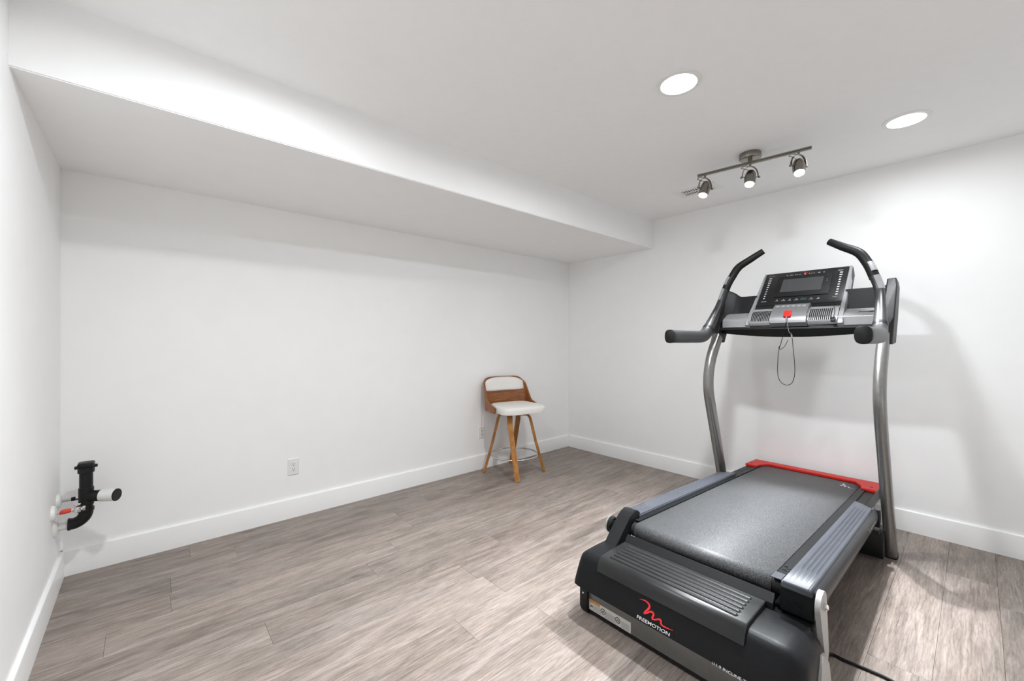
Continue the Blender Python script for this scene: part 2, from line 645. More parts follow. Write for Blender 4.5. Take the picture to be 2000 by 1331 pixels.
row = -2
y_top = 2.99 + 2 * PW
while True:
    y1 = min(y_top - (row + 2) * PW, YB)
    y0 = max(y_top - (row + 3) * PW, YR)
    if y1 <= YR:
        break
    if y1 - y0 > 0.01:
        off = known.get(row, random.uniform(0, PL))
        x = off - math.ceil((off - XL) / PL) * PL
        while x < XR:
            a, b = max(x, XL), min(x + PL, XR)
            if b - a > 0.02:
                p = bpy.data.objects.new('plank', plank_mesh(b - a, y1 - y0))
                p.location = ((a + b) / 2, (y0 + y1) / 2, 0)
                COL.objects.link(p)
                p.parent = floor
            x += PL
    row += 1
    if row > 40:
        break


# ------------------------------------------------------------------ recessed ceiling lamps
def can_light(x, y, label, beam=1.0, wide=1.0, cone=100):
    t = thing('recessed_light', (x, y, ZC), label, 'ceiling light', group='recessed ceiling lights')
    bm = nb()
    prof = [(0.074, -0.002), (0.098, -0.002), (0.1, 0.0), (0.098, -0.0045), (0.078, -0.008), (0.074, -0.004)]
    prof = [(0.100, 0.0), (0.099, -0.004), (0.082, -0.0075), (0.0775, -0.006), (0.0775, 0.0)]
    lathe(bm, prof, (x, y, ZC), n=48, cap=False)
    finish(bm, 'trim_ring', M['white'], t)
    bm = nb()
    lathe(bm, [(0.0772, -0.001), (0.0765, -0.0035), (0.06, -0.005), (0.03, -0.0058), (0.004, -0.006)], (x, y, ZC), n=40)
    finish(bm, 'diffuser', M['lamp'], t)
    l = bpy.data.lights.new('recessed_lamp', 'AREA')
    l.shape = 'DISK'
    l.size = 0.13
    l.energy = CAN_W * wide
    l.color = LAMP_COL
    l.spread = R(175)
    lo = bpy.data.objects.new('recessed_lamp', l)
    COL.objects.link(lo)
    lo.parent = t
    lo.location = (0, 0, -0.012)
    l = bpy.data.lights.new('recessed_beam', 'SPOT')
    l.energy = BEAM_W * beam
    l.color = LAMP_COL
    l.spot_size = R(cone)
    l.spot_blend = 1.0
    l.shadow_soft_size = 0.05
    lo = bpy.data.objects.new('recessed_beam', l)
    COL.objects.link(lo)
    lo.parent = t
    lo.location = (0, 0, -0.062)
    return t


can_light(1.83, 0.905, 'round recessed ceiling light, the larger one left of the track light', beam=0.95, wide=1.5)
can_light(3.045, 0.25, 'round recessed ceiling light near the right edge, beyond the track light', beam=0.25, wide=0.42, cone=90)
can_light(0.35, 1.40, 'round recessed ceiling light in front of the soffit near the left wall', beam=0.62, wide=0.88)


# ------------------------------------------------------------------ track light
BZ = 2.372
b0, b1 = Vector((2.82, 1.26, BZ)), Vector((2.898, 0.635, BZ))
bd = (b1 - b0).normalized()
cc = b0.lerp(b1, 0.5)
tr = thing('track_light', (cc.x, cc.y, ZC), 'brushed nickel track light with three spot heads on the ceiling', 'track light')
bm = nb()
lathe(bm, [(0.0, 0.0), (0.061, 0.0), (0.0625, -0.004), (0.0625, -0.030), (0.060, -0.034), (0.0, -0.034)], (cc.x, cc.y, ZC), n=40, cap=False)
lathe(bm, [(0.012, -0.034), (0.012, -0.05)], (cc.x, cc.y, ZC), n=16)
finish(bm, 'canopy', M['nickel'], tr)
bm = nb()
sd = Vector((0, 0, 1)).cross(bd)
prism(bm, [(-0.0065, -0.009), (0.0065, -0.009), (0.0065, -0.002), (0.004, 0), (0.0065, 0.002), (0.0065, 0.009), (-0.0065, 0.009), (-0.0065, 0.002), (-0.004, 0), (-0.0065, -0.002)],
      lambda a, b: b0 + sd * a + Vector((0, 0, b)), lambda a, b: b1 + sd * a + Vector((0, 0, b)))
finish(bm, 'bar', M['nickel'], tr, angle=20)


def spot_head(t, yaw, aim, stem, power=1.0):
    p = b0.lerp(b1, t)
    bm = nb()
    cyl(bm, p + Vector((0, 0, -0.008)), p + Vector((0, 0, -0.008 - stem)), 0.0065, n=14)
    st = finish(bm, 'stem', M['nickel'], tr)
    ctr = p + Vector((0, 0, -0.008 - stem - 0.068))
    side = Vector((math.cos(yaw), math.sin(yaw), 0))
    # yoke: a flat hoop over the head
    bm = nb()
    path = []
    for i in range(17):
        a = R(180 * i / 16)
        path.append(ctr + side * (0.047 * math.cos(a)) + Vector((0, 0, 0.068 * math.sin(a) ** 0.8 if 0 < i < 16 else 0)))
    fwd = Vector((-side.y, side.x, 0))
    sweep(bm, path, lambda q: [(-0.0065, -0.0014), (0.0065, -0.0014), (0.0065, 0.0014), (-0.0065, 0.0014)], fwd)
    finish(bm, 'yoke', M['nickel'], tr)
    for s in (-1, 1):
        bm = nb()
        cyl(bm, ctr + side * (s * 0.031), ctr + side * (s * 0.049), 0.003, n=10)
        cyl(bm, ctr + side * (s * 0.048), ctr + side * (s * 0.058), 0.0065, n=14, bev=0.0015)
        finish(bm, 'thumb_screw', M['nickel'], tr)
    ax = Vector(aim).normalized()      # pointing out of the lamp
    bm = nb()
    up = -ax
    prof = [(0.004, 0.050), (0.014, 0.048), (0.023, 0.040), (0.030, 0.022), (0.033, -0.005), (0.0325, -0.03), (0.029, -0.058),
            (0.027, -0.058), (0.029, -0.04), (0.026, -0.036), (0.002, -0.036)]
    lathe(bm, prof, ctr, up, n=32)
    head = finish(bm, 'spot_head', M['nickel'], tr)
    bm = nb()
    lathe(bm, [(0.006, -0.035), (0.0195, -0.037), (0.0245, -0.045), (0.0255, -0.054), (0.021, -0.060), (0.01, -0.063), (0.001, -0.064)], ctr, up, n=24)
    finish(bm, 'bulb', M['bulb'], tr)
    # cable loop behind the head
    bm = nb()
    tp = ctr + up * 0.049
    lp = [p + Vector((0, 0, -0.008 - stem)), ctr + Vector((0, 0, 0.075)) + side * -0.028 + fwd * 0.012, ctr + Vector((0, 0, 0.066)) + side * -0.045 + fwd * 0.02,
          ctr + Vector((0, 0, 0.056)) + side * -0.02 + fwd * 0.014, tp]
    tube(bm, smooth_path(lp, 8), 0.0022, 8)
    finish(bm, 'cable', M['nickel'], tr)
    l = bpy.data.lights.new('track_spot', 'SPOT')
    l.energy = SPOT_W * power
    l.spot_size = R(77)
    l.spot_blend = 0.4
    l.shadow_soft_size = 0.025
    l.color = LAMP_COL
    lo = bpy.data.objects.new('track_spot', l)
    COL.objects.link(lo)
    lo.parent = tr
    lo.location = ctr + ax * 0.076 - Vector((cc.x, cc.y, ZC))
    lo.rotation_euler = ax.to_track_quat('-Z', 'Y').to_euler()


spot_head(0.075, R(-30), (-0.44, 0.08, -1), 0.018, 0.6)
spot_head(0.50, R(-48), (-0.46, -0.06, -1), 0.014, 0.85)
spot_head(0.90, R(-36), (-0.50, -0.20, -1), 0.014, 2.2)

# ------------------------------------------------------------------ ceiling vent
vt = thing('ceiling_vent', (3.236, 1.445, ZC), 'white ceiling air register behind the left track light head', 'vent')
vx0, vx1, vy0, vy1 = 3.152, 3.320, 1.285, 1.605
bm = nb()
zt = ZC
fr = 0.028
for (x0, x1, y0, y1) in ((vx0, vx1, vy0, vy0 + fr + 0.02), (vx0, vx1, vy1 - fr - 0.02, vy1), (vx0, vx0 + fr, vy0 + fr + 0.02, vy1 - fr - 0.02), (vx1 - fr, vx1, vy0 + fr + 0.02, vy1 - fr - 0.02)):
    box(bm, x0, x1, y0, y1, zt - 0.006, zt)
box(bm, (vx0 + vx1) / 2 - 0.006, (vx0 + vx1) / 2 + 0.006, vy0 + fr + 0.02, vy1 - fr - 0.02, zt - 0.0055, zt)
finish(bm, 'frame', M['white'], vt, smooth=False)
bm = nb()
box(bm, vx0 + fr, vx1 - fr, vy0 + fr + 0.02, vy1 - fr - 0.02, zt - 0.001, zt)
finish(bm, 'duct_shadow', M['slot'], vt, smooth=False)
sl = None
for i in range(12):
    y = vy0 + fr + 0.03 + i * (vy1 - vy0 - 2 * fr - 0.06) / 11
    for xa, xb in ((vx0 + fr, (vx0 + vx1) / 2 - 0.006), ((vx0 + vx1) / 2 + 0.006, vx1 - fr)):
        bm = nb()
        hexa(bm, [(xa, y - 0.006, zt - 0.005), (xa, y - 0.006, zt - 0.004), (xa, y + 0.006, zt - 0.002), (xa, y + 0.006, zt - 0.001),
                  (xb, y - 0.006, zt - 0.005), (xb, y - 0.006, zt - 0.004), (xb, y + 0.006, zt - 0.002), (xb, y + 0.006, zt - 0.001)])
        finish(bm, 'slat', M['white'], vt, smooth=False)


# ------------------------------------------------------------------ wall outlets
def outlet(x, z, label):
    o = thing('wall_outlet', (x, YB, z), label, 'outlet')
    bm = nb()
    W, Hh = 0.037, 0.060
    b = 0.006
    rings = []
    for (w_, h_, d) in ((W, Hh, 0.0), (W, Hh, 0.0022), (W - b, Hh - b, 0.006)):
        rings.append([(x - w_, YB - d, z - h_), (x + w_, YB - d, z - h_), (x + w_, YB - d, z + h_), (x - w_, YB - d, z + h_)])
    loft(bm, rings)
    finish(bm, 'cover_plate', M['white'], o, smooth=False)
    bm = nb()
    box(bm, x - 0.0168, x + 0.0168, YB - 0.0085, YB - 0.004, z - 0.0335, z + 0.0335, 0.0012)
    rc = finish(bm, 'receptacle', M['white'], o, smooth=False)
    for dz in (-0.018, 0.018):
        for dx, hh in ((-0.0065, 0.0042), (0.0065, 0.0035)):
            bm = nb()
            box(bm, x + dx - 0.0013, x + dx + 0.0013, YB - 0.0092, YB - 0.008, z + dz + 0.003 - hh, z + dz + 0.003 + hh)
            finish(bm, 'slot', M['slot'], rc, smooth=False)
        bm = nb()
        cyl(bm, (x, YB - 0.0092, z + dz - 0.0075), (x, YB - 0.008, z + dz - 0.0075), 0.0026, n=12)
        finish(bm, 'ground_hole', M['slot'], rc, smooth=False)
    for dz in (-0.048, 0.048):
        bm = nb()
        cyl(bm, (x, YB - 0.0072, z + dz), (x, YB - 0.005, z + dz), 0.003, n=12)
        finish(bm, 'screw', M['white'], o, smooth=False)
    return o


outlet(0.777, 0.357, 'white wall outlet low on the bare stretch of the back wall')
outlet(2.452, 0.352, 'white wall outlet on the back wall beside the bar stool')

# ------------------------------------------------------------------ plumbing stubs on the left wall
# drain
dy, dz0 = 3.01, 0.327
dr = thing('drain_pipe', (XL, dy, dz0), 'black drain pipe with capped white side stub on the left wall', 'pipe')
bm = nb()
lathe(bm, [(0.024, 0.0), (0.050, 0.0), (0.050, 0.003), (0.043, 0.011), (0.028, 0.015), (0.024, 0.015)], (XL, dy, dz0), (1, 0, 0), cap=False)
finish(bm, 'escutcheon', M['white'], dr)
bm = nb()
cyl(bm, (XL, dy, dz0), (XL + 0.065, dy, dz0), 0.0235)
finish(bm, 'wall_stub', M['pvc'], dr)
bm = nb()
xv = XL + 0.110          # vertical run
pth = [(XL + 0.046, dy, dz0), (XL + 0.058, dy, dz0), (XL + 0.072, dy, dz0 + 0.001), (XL + 0.092, dy, dz0 + 0.012), (XL + 0.105, dy, dz0 + 0.030), (xv, dy, dz0 + 0.052), (xv, dy, dz0 + 0.070)]
tube(bm, smooth_path(pth, 5), lambda t: 0.0275 if 0.14 < t < 0.86 else 0.030, 20)
finish(bm, 'elbow', M['abs'], dr)
bm = nb()
cyl(bm, (xv, dy, dz0 + 0.05), (xv, dy, 0.58), 0.0255)
cyl(bm, (xv, dy, 0.410), (xv, dy, 0.500), 0.0290, bev=0.002)
bdir = Vector((0.83, -0.56, 0)).normalized()
bp0 = Vector((xv, dy, 0.455))
cyl(bm, bp0, bp0 + bdir * 0.085, 0.0275, bev=0.002)
finish(bm, 'tee', M['abs'], dr)
bm = nb()
cyl(bm, bp0 + bdir * 0.072, bp0 + bdir * 0.140, 0.0305, n=28)
sb = finish(bm, 'side_stub', M['pvc'], dr)
bm = nb()
cyl(bm, bp0 + bdir * 0.136, bp0 + bdir * 0.143, 0.0308, n=28, bev=0.002)
finish(bm, 'test_cap', M['abs'], sb)
bm = nb()
cyl(bm, (xv, dy, 0.574), (xv, dy, 0.604), 0.0315, bev=0.003)
cp = finish(bm, 'cleanout_hub', M['abs'], dr)
bm = nb()
box(bm, xv - 0.031, xv + 0.031, dy - 0.031, dy + 0.031, 0.602, 0.629, 0.008)
cyl(bm, (xv - 0.042, dy, 0.605), (xv + 0.042, dy, 0.605), 0.008, n=14, bev=0.002)
finish(bm, 'cleanout_plug', M['abs'], dr)


def supply(y, z, label, hot):
    s = thing('supply_valve', (XL, y, z), label, 'valve', group='water supply stubs on the left wall')
    bm = nb()
    lathe(bm, [(0.008, 0.0), (0.038, 0.0), (0.038, 0.004), (0.032, 0.013), (0.018, 0.018), (0.008, 0.018)], (XL, y, z), (1, 0, 0), cap=False)
    finish(bm, 'escutcheon', M['white'], s)
    bm = nb()
    cyl(bm, (XL, y, z), (XL + 0.075, y, z), 0.0075, n=16)
    finish(bm, 'supply_pipe', M['greypipe'], s)
    if hot:
        bm = nb()
        tube(bm, smooth_path([(XL + 0.026, y, z - 0.002), (XL + 0.04, y, z), (XL + 0.055, y, z + 0.001), (XL + 0.066, y, z)], 5), lambda t: 0.0085 + 0.003 * math.sin(PI * t), 14)
        finish(bm, 'red_sleeve', M['valvered'], s)
    else:
        bm = nb()
        cyl(bm, (XL + 0.05, y, z), (XL + 0.066, y, z), 0.010, n=8)
        finish(bm, 'sleeve_nut', M['abs'], s)
    bm = nb()
    cyl(bm, (XL + 0.066, y, z), (XL + 0.078, y, z), 0.0105, n=6)
    lathe(bm, [(0.004, -0.017), (0.012, -0.013), (0.0155, 0.0), (0.012, 0.013), (0.004, 0.017)], (XL + 0.086, y, z), (0, 0, 1), n=20)
    cyl(bm, (XL + 0.094, y, z), (XL + 0.106, y, z), 0.0085, n=16)
    cyl(bm, (XL + 0.104, y, z), (XL + 0.114, y, z), 0.0125, n=6)
    finish(bm, 'valve_body', M['chrome'], s)
    bm = nb()
    cyl(bm, (XL + 0.086, y, z + 0.012), (XL + 0.086, y - 0.0, z + 0.026), 0.005, n=12)
    lathe(bm, [(0.002, 0.022), (0.013, 0.022), (0.015, 0.026), (0.013, 0.031), (0.002, 0.031)], (XL + 0.086, y, z), (0, 0, 1), n=14)
    finish(bm, 'valve_handle', M['chrome'], s)
    return s


supply(2.93, 0.418, 'chrome water valve with a red sleeve beside the drain pipe', True)
supply(3.09, 0.43, 'chrome water valve on a grey stub behind the black drain pipe', False)

# ------------------------------------------------------------------ bar stool
FACE = R(-102)
SX, SY = 2.622, 2.912
st = thing('bar_stool', (SX, SY, 0), 'walnut bar stool with white cushions and chrome foot ring by the back wall', 'stool', rz=FACE)


def sfin(bm, name, m, parent, **kw):
    return finish(bm, name, m, parent, world=False, **kw)


for k in range(4):
    a = R(-24 + 90 * k)
    rd = Vector((math.cos(a), math.sin(a), 0))
    tg = Vector((-math.sin(a), math.cos(a), 0))
    prof = [(0.015, 0.560), (0.080, 0.560), (0.112, 0.556), (0.134, 0.540), (0.147, 0.512), (0.158, 0.470), (0.20, 0.30), (0.243, 0.15), (0.287, 0.0)]
    path = [rd * r_ + Vector((0, 0, z_)) - tg * (0.055 * min(1, z_ / 0.48)) for r_, z_ in prof]
    pp = smooth_path(path[:6], 4) + [Vector(q) for q in path[6:]]
    bm = nb()

    def sec(t):
        wd = 0.027 - 0.005 * t
        return [(-wd, -0.0115), (wd, -0.0115), (wd, 0.0115), (-wd, 0.0115)]
    sweep(bm, pp, sec, tg)
    for v in bm.verts:
        v.co.z = max(v.co.z, 0.0)
    lg = sfin(bm, 'leg', M['oakleg'], st)
    bv = lg.modifiers.new('bevel', 'BEVEL')
    bv.width = 0.002
    bv.segments = 2
bm = nb()
lathe(bm, [(0.01, 0.570), (0.11, 0.570), (0.11, 0.586), (0.01, 0.586)], (0, 0, 0))
sfin(bm, 'swivel_plate', M['black'], st)
bm = nb()
ring = [Vector((0.226 * math.cos(2 * PI * i / 56), 0.226 * math.sin(2 * PI * i / 56), 0.172)) for i in range(56)]
tube(bm, ring, 0.0075, 12, Vector((0, 0, 1)), closed=True)
sfin(bm, 'foot_ring', M['chrome'], st)
# seat cushion
bm = nb()
rings = []
for (s_, z_) in ((0.90, 0.582), (0.985, 0.586), (1.0, 0.598), (1.0, 0.625), (0.985, 0.638), (0.94, 0.647), (0.80, 0.653), (0.5, 0.655), (0.1, 0.655)):
    rr = []
    for i in range(48):
        t = 2 * PI * i / 48
        c, s = math.cos(t), math.sin(t)
        x = 0.205 * s_ * math.copysign(abs(c) ** 0.42, c)
        y = 0.222 * s_ * math.copysign(abs(s) ** 0.42, s) * (1.0 + 0.06 * (x / 0.205))
        rr.append((x + 0.040, y, z_))
    rings.append(rr)
loft(bm, rings)
sfin(bm, 'seat_cushion', M['leather'], st, angle=60)


# bent plywood back shell
def shell_pt(s, z):
    """s in [-1,1] round the U; inner surface"""
    t = abs(s)
    sg = -1 if s < 0 else 1
    if t < 0.42:                      # back, gently curved
        q = t / 0.42
        y = 0.165 * q
        x = -0.212 + 0.022 * q * q
    elif t < 0.66:                    # corner
        q = (t - 0.42) / 0.24
        a = R(90 * q)
        y = 0.165 + 0.068 * math.sin(a)
        x = -0.190 + 0.068 * (1 - math.cos(a))
    else:                             # arm
        q = (t - 0.66) / 0.34
        y = 0.233 + 0.006 * q
        x = -0.122 + 0.185 * q
    x -= max(0, z - 0.64) * 0.16
    return Vector((x, sg * y, z))


def shell_top(s):
    t = abs(s)
    if t < 0.30:
        return 0.892
    if t < 0.56:
        q = (t - 0.30) / 0.26
        return 0.892 - 0.045 * q * q * q
    if t < 0.80:
        q = (t - 0.56) / 0.24
        q = q * q * (3 - 2 * q)
        return 0.847 - 0.187 * q
    q = (t - 0.80) / 0.20
    return 0.660 - 0.030 * q


bm = nb()
NS, NV = 64, 14
grid = []
for i in range(NS + 1):
    s = -1 + 2 * i / NS
    z1 = shell_top(s)
    z0 = 0.580
    grid.append([bm.verts.new(shell_pt(s, z0 + (z1 - z0) * j / NV)) for j in range(NV + 1)])
for i in range(NS):
    for j in range(NV):
        bm.faces.new((grid[i][j], grid[i + 1][j], grid[i + 1][j + 1], grid[i][j + 1]))
sh = sfin(bm, 'back_shell', M['walnut'], st, angle=60)
so = sh.modifiers.new('thickness', 'SOLIDIFY')
so.thickness = 0.013
so.offset = 1.0 if False else 0.0
# back cushion
bm = nb()
NU, NW = 28, 14
front, back = [], []
for i in range(NU + 1):
    a = -1 + 2 * i / NU
    fr_, bk_ = [], []
    for j in range(NW + 1):
        b = -1 + 2 * j / NW
        # square -> rounded outline
        k = (1 - 0.10 * abs(a) ** 3 * abs(b) ** 3)
        s = a * 0.56 * (1 - 0.07 * max(0, b) ** 4)
        z = 0.818 + b * 0.068 - 0.034 * max(0, b) * abs(a) ** 4 + 0.012 * max(0, -b) * abs(a) ** 6
        p = shell_pt(s, z)
        p2 = shell_pt(s + 0.001, z)
        tgt = (p2 - p).normalized()
        nrm = Vector((tgt.y, -tgt.x, 0))
        if nrm.x < 0:
            nrm = -nrm
        th = 0.034 * max(0.0, (1 - abs(a) ** 8)) ** 0.5 * max(0.0, (1 - abs(b) ** 6)) ** 0.5
        fr_.append(bm.verts.new(p + nrm * (0.008 + th)))
        bk_.append(bm.verts.new(p + nrm * 0.007))
    front.append(fr_)
    back.append(bk_)
for i in range(NU):
    for j in range(NW):
        bm.faces.new((front[i][j], front[i + 1][j], front[i + 1][j + 1], front[i][j + 1]))
        bm.faces.new((back[i][j], back[i][j + 1], back[i + 1][j + 1], back[i + 1][j]))
edge = [(i, 0) for i in range(NU)] + [(NU, j) for j in range(NW)] + [(i, NW) for i in range(NU, 0, -1)] + [(0, j) for j in range(NW, 0, -1)]
for q in range(len(edge)):
    (i0, j0), (i1, j1) = edge[q], edge[(q + 1) % len(edge)]
    bm.faces.new((front[i0][j0], back[i0][j0], back[i1][j1], front[i1][j1]))
sfin(bm, 'back_cushion', M['leather'], st, angle=60)

# ------------------------------------------------------------------ treadmill
YC = 0.780
tm = thing('treadmill', (2.5, YC, 0), 'black and grey treadmill with red front cap in front of the right wall', 'treadmill')


def zd(x):
    return 0.366 - 0.0436 * (x - 1.77)


def dk(x, y, d):
    return (x, y, zd(x) + d)


# --- floor frame
bm = nb()
box(bm, 1.515, 1.545, 0.40, 1.175, 0.022, 0.150, 0.004)
fb = finish(bm, 'rear_crossmember', M['sliver'], tm)
bm = nb()
box(bm, 1.517, 1.56, 0.42, 1.17, 0.006, 0.022, 0.002)
finish(bm, 'rubber_strip', M['rubber'], fb)
for y in (0.60, 0.92):
    bm = nb()
    box(bm, 1.53, 3.15, y, y + 0.05, 0.02, 0.075, 0.006)
    finish(bm, 'base_rail', M['black'], tm)
bm = nb()
box(bm, 3.09, 3.20, 0.345, 1.215, 0.02, 0.17, 0.008)
finish(bm, 'front_crossmember', M['black'], tm)
bm = nb()
box(bm, 3.05, 3.11, 0.36, 1.20, 0.165, 0.19, 0.004)
finish(bm, 'front_tray', M['cover'], tm)
# front left corner wheel caps of the hood
for y0_, y1_ in ((1.172, 1.212), (0.362, 0.40)):
    bm = nb()
    poly = [(1.50, 0.03), (1.51, 0.008), (1.53, 0.0), (1.60, 0.0), (1.62, 0.02), (1.62, 0.17), (1.50, 0.17)]
    prism(bm, poly, lambda a, b: (a, y0_, b), lambda a, b: (a, y1_, b))
    finish(bm, 'corner_foot', M['black'], tm)
bm = nb()
hexa(bm, [(1.512, 1.212, 0.05), (1.512, 1.212, 0.17), (1.512, 1.218, 0.05), (1.512, 1.218, 0.17), (1.62, 1.212, 0.03), (1.62, 1.212, 0.17), (1.62, 1.218, 0.03), (1.62, 1.218, 0.17)])
finish(bm, 'side_plate', M['silver'], tm, smooth=False)
bm = nb()
cyl(bm, (1.498, 1.193, 0.095), (1.503, 1.193, 0.095), 0.004, n=10)
finish(bm, 'foot_screw', M['chrome'], tm)
# warning label on the crossmember
bm = nb()
box(bm, 1.5138, 1.5152, 0.955, 1.17, 0.026, 0.072)
wl = finish(bm, 'warning_label', M['sticker'], tm, smooth=False)
bm = nb()
box(bm, 1.5132, 1.514, 1.110, 1.168, 0.060, 0.0705)
finish(bm, 'orange_band', M['orange'], wl, smooth=False)
for r_ in range(6):
    for (ya, yb) in ((1.105, 1.150), (1.03, 1.085), (0.962, 1.002)):
        z = 0.031 + r_ * 0.0045
        bm = nb()
        box(bm, 1.5133, 1.514, ya, yb - random.uniform(0, 0.008), z, z + 0.0016)
        finish(bm, 'print_line', M['dimink'], wl, smooth=False)
for yy in (1.093, 1.018):
    bm = nb()
    lathe(bm, [(0.0095, 0.0), (0.0125, 0.0), (0.0125, 0.0008), (0.0095, 0.0008)], (1.5139, yy, 0.050), (-1, 0, 0), n=24, cap=False)
    tube(bm, [(1.5134, yy + 0.005, 0.045), (1.5134, yy, 0.053), (1.5134, yy - 0.005, 0.047)], 0.0018, 6, Vector((1, 0, 0)))
    finish(bm, 'pictogram', M['slot'], wl, smooth=False)
bm = nb()
tube(bm, [(1.5134, 1.162, 0.040), (1.5134, 1.155, 0.049), (1.5134, 1.149, 0.042)], 0.002, 6, Vector((1, 0, 0)))
finish(bm, 'pictogram', M['slot'], wl, smooth=False)

# --- rear hood (motor cover)
HZ = 0.281


def hood_ring(y, top, inset, low=0.155):
    k = top - HZ
    zt_ = HZ + k
    def zz(z):
        return low + (z - 0.155) * (zt_ - low) / (HZ - 0.155)
    pts = [(1.448 + inset, 0.150), (1.452 + inset, 0.165), (1.470 + inset, 0.215), (1.487 + inset, 0.255), (1.496 + inset, 0.270), (1.508 + inset, 0.278), (1.525 + inset, HZ),
           (1.60, HZ + 0.001), (1.685 - inset * 0.3, HZ - 0.002), (1.698 - inset * 0.3, HZ - 0.010), (1.702 - inset * 0.3, 0.25), (1.702, 0.10), (1.56, 0.10), (1.50 + inset, 0.128)]
    return [(x, y, zz(z) if z > 0.155 else z) for x, z in pts]


bm = nb()
st_ = [(0.338, 0.185, 0.050), (0.341, 0.215, 0.036), (0.347, 0.243, 0.024), (0.360, 0.263, 0.013), (0.378, 0.274, 0.006), (0.405, 0.281, 0.0), (0.44, 0.283, 0.0),
       (1.15, 0.283, 0.0), (1.185, 0.281, 0.002), (1.203, 0.273, 0.006), (1.213, 0.255, 0.014), (1.218, 0.225, 0.024)]
loft(bm, [hood_ring(*q) for q in st_])
hood = finish(bm, 'hood', M['hood'], tm, angle=40)

# step cover with lengthwise ribs
bm = nb()
ys0, ys1 = 0.508, 1.098
prof_top = []
x = 1.512
nrib = 6
prof_top.append((1.473, 0.243))
prof_top.append((1.482, 0.272))
prof_top.append((1.489, 0.289))
prof_top.append((1.500, 0.2985))
prof_top.append((1.512, 0.3015))
flat_top = list(prof_top)
flat_top += [(1.60, 0.303), (1.683, 0.3035), (1.691, 0.3005), (1.694, 0.288)]
inner = [(1.690, 0.276), (1.51, 0.276), (1.494, 0.270), (1.481, 0.245)]
ring_poly = flat_top + inner
rings = []
for (y, d) in ((ys0, 0.003), (ys0 + 0.004, 0.0), (ys1 - 0.004, 0.0), (ys1, 0.003)):
    rings.append([(px + (d if i < 4 else 0), y, pz - (d if 2 <= i <= 7 else 0)) for i, (px, pz) in enumerate(ring_poly)])
loft(bm, rings)
stp = finish(bm, 'step_cover', M['step'], hood, angle=40)
for i in range(nrib):
    xc = 1.526 + i * 0.0265
    bm = nb()
    y0_, y1_ = ys0 + 0.035, ys1 - 0.035
    pth = [(xc, y0_, 0.3015), (xc, y0_ + 0.006, 0.3025), (xc, y1_ - 0.006, 0.3025), (xc, y1_, 0.3015)]
    rad = [0.003, 0.0088, 0.0088, 0.003]
    rings = []
    for p, r_ in zip(pth, rad):
        rings.append([(p[0] + r_ * math.cos(t), p[1], p[2] - 0.001 + 0.75 * r_ * math.sin(t)) for t in [PI * q / 8 for q in range(9)]])
    loft(bm, rings)
    finish(bm, 'tread_rib', M['step'], hood)

# upright lip plate between step and belt
bm = nb()
poly = [(1.690, 0.270), (1.694, 0.300), (1.716, 0.327), (1.721, 0.326), (1.722, 0.27)]
prism(bm, poly, lambda a, b: (a, 0.487, b), lambda a, b: (a, 1.100, b))
finish(bm, 'lip_plate', M['dark'], hood, angle=25)

# black filler block added so the gap under the belt end looks dark
bm = nb()
box(bm, 1.704, 1.780, 0.372, 1.185, 0.01, 0.262, 0.004)
finish(bm, 'dark_gap_filler', M['rubber'], tm, smooth=False)

# hood face frame for print
FO = Vector((1.4505, 0.78, 0.160))
FU = Vector((0.0185, 0, 0.050)).normalized()
FN = Vector((-FU.z, 0, FU.x))


def hf(a, b, c=0.0):
    return FO + Vector((0, -1, 0)) * a + FU * b + FN * (0.0022 + c)


mk = [(-0.107, 0.060), (-0.088, 0.064), (-0.072, 0.062), (-0.063, 0.054), (-0.066, 0.042), (-0.076, 0.028), (-0.080, 0.020), (-0.070, 0.026), (-0.056, 0.037), (-0.046, 0.038),
      (-0.042, 0.032), (-0.045, 0.022), (-0.043, 0.017), (-0.034, 0.019), (-0.020, 0.027), (-0.012, 0.027), (-0.009, 0.021), (-0.007, 0.015), (0.008, 0.013), (0.038, 0.016)]
wd = [0.001, 0.004, 0.006, 0.0075, 0.008, 0.007, 0.005, 0.005, 0.006, 0.007, 0.0075, 0.007, 0.006, 0.005, 0.006, 0.0065, 0.006, 0.005, 0.004, 0.001]
pw_ = smooth_path([(p[0], p[1] + 0.004, w_) for p, w_ in zip(mk, wd)], 4)
bm = nb()
ribbon(bm, [(p.x, p.y) for p in pw_], [p.z for p in pw_], hf, 0.0004)
finish(bm, 'logo_mark', M['redink'], hood, smooth=False)
lettering('brand_lettering', 'FREEMOTION', 0.0165, lambda a, b: hf(-0.107 + a, -0.004 + b, 0.0004), M['ink'], hood, sx=1.36, bold=0.0002)
lettering('model_lettering', 'i11.9 INCLINE TRAINER', 0.0135, lambda a, b: hf(0.183 + a, -0.018 + b * 0.9 + 0.004, 0.0008), M['ink'], hood, sx=1.15)

# right end: light grey shell and link arm
bm = nb()
poly = [(1.56, 0.0), (1.575, 0.07), (1.60, 0.13), (1.632, 0.185), (1.662, 0.215), (1.70, 0.205), (1.735, 0.16), (1.745, 0.08), (1.742, 0.0)]
prism(bm, poly, lambda a, b: (a, 0.350, b), lambda a, b: (a, 0.326 + 0.06 * max(0, b - 0.1), b))
es_ = [e for e in bm.edges if all(v.co.y < 0.345 for v in e.verts)]
bmesh.ops.bevel(bm, geom=es_, offset=0.006, segments=2, affect='EDGES')
sh_ = finish(bm, 'end_shell', M['linkm'], tm, angle=30)
bm = nb()
cyl(bm, (1.628, 0.330, 0.110), (1.628, 0.320, 0.110), 0.011, n=18, bev=0.003)
finish(bm, 'shell_bolt', M['chrome'], sh_)


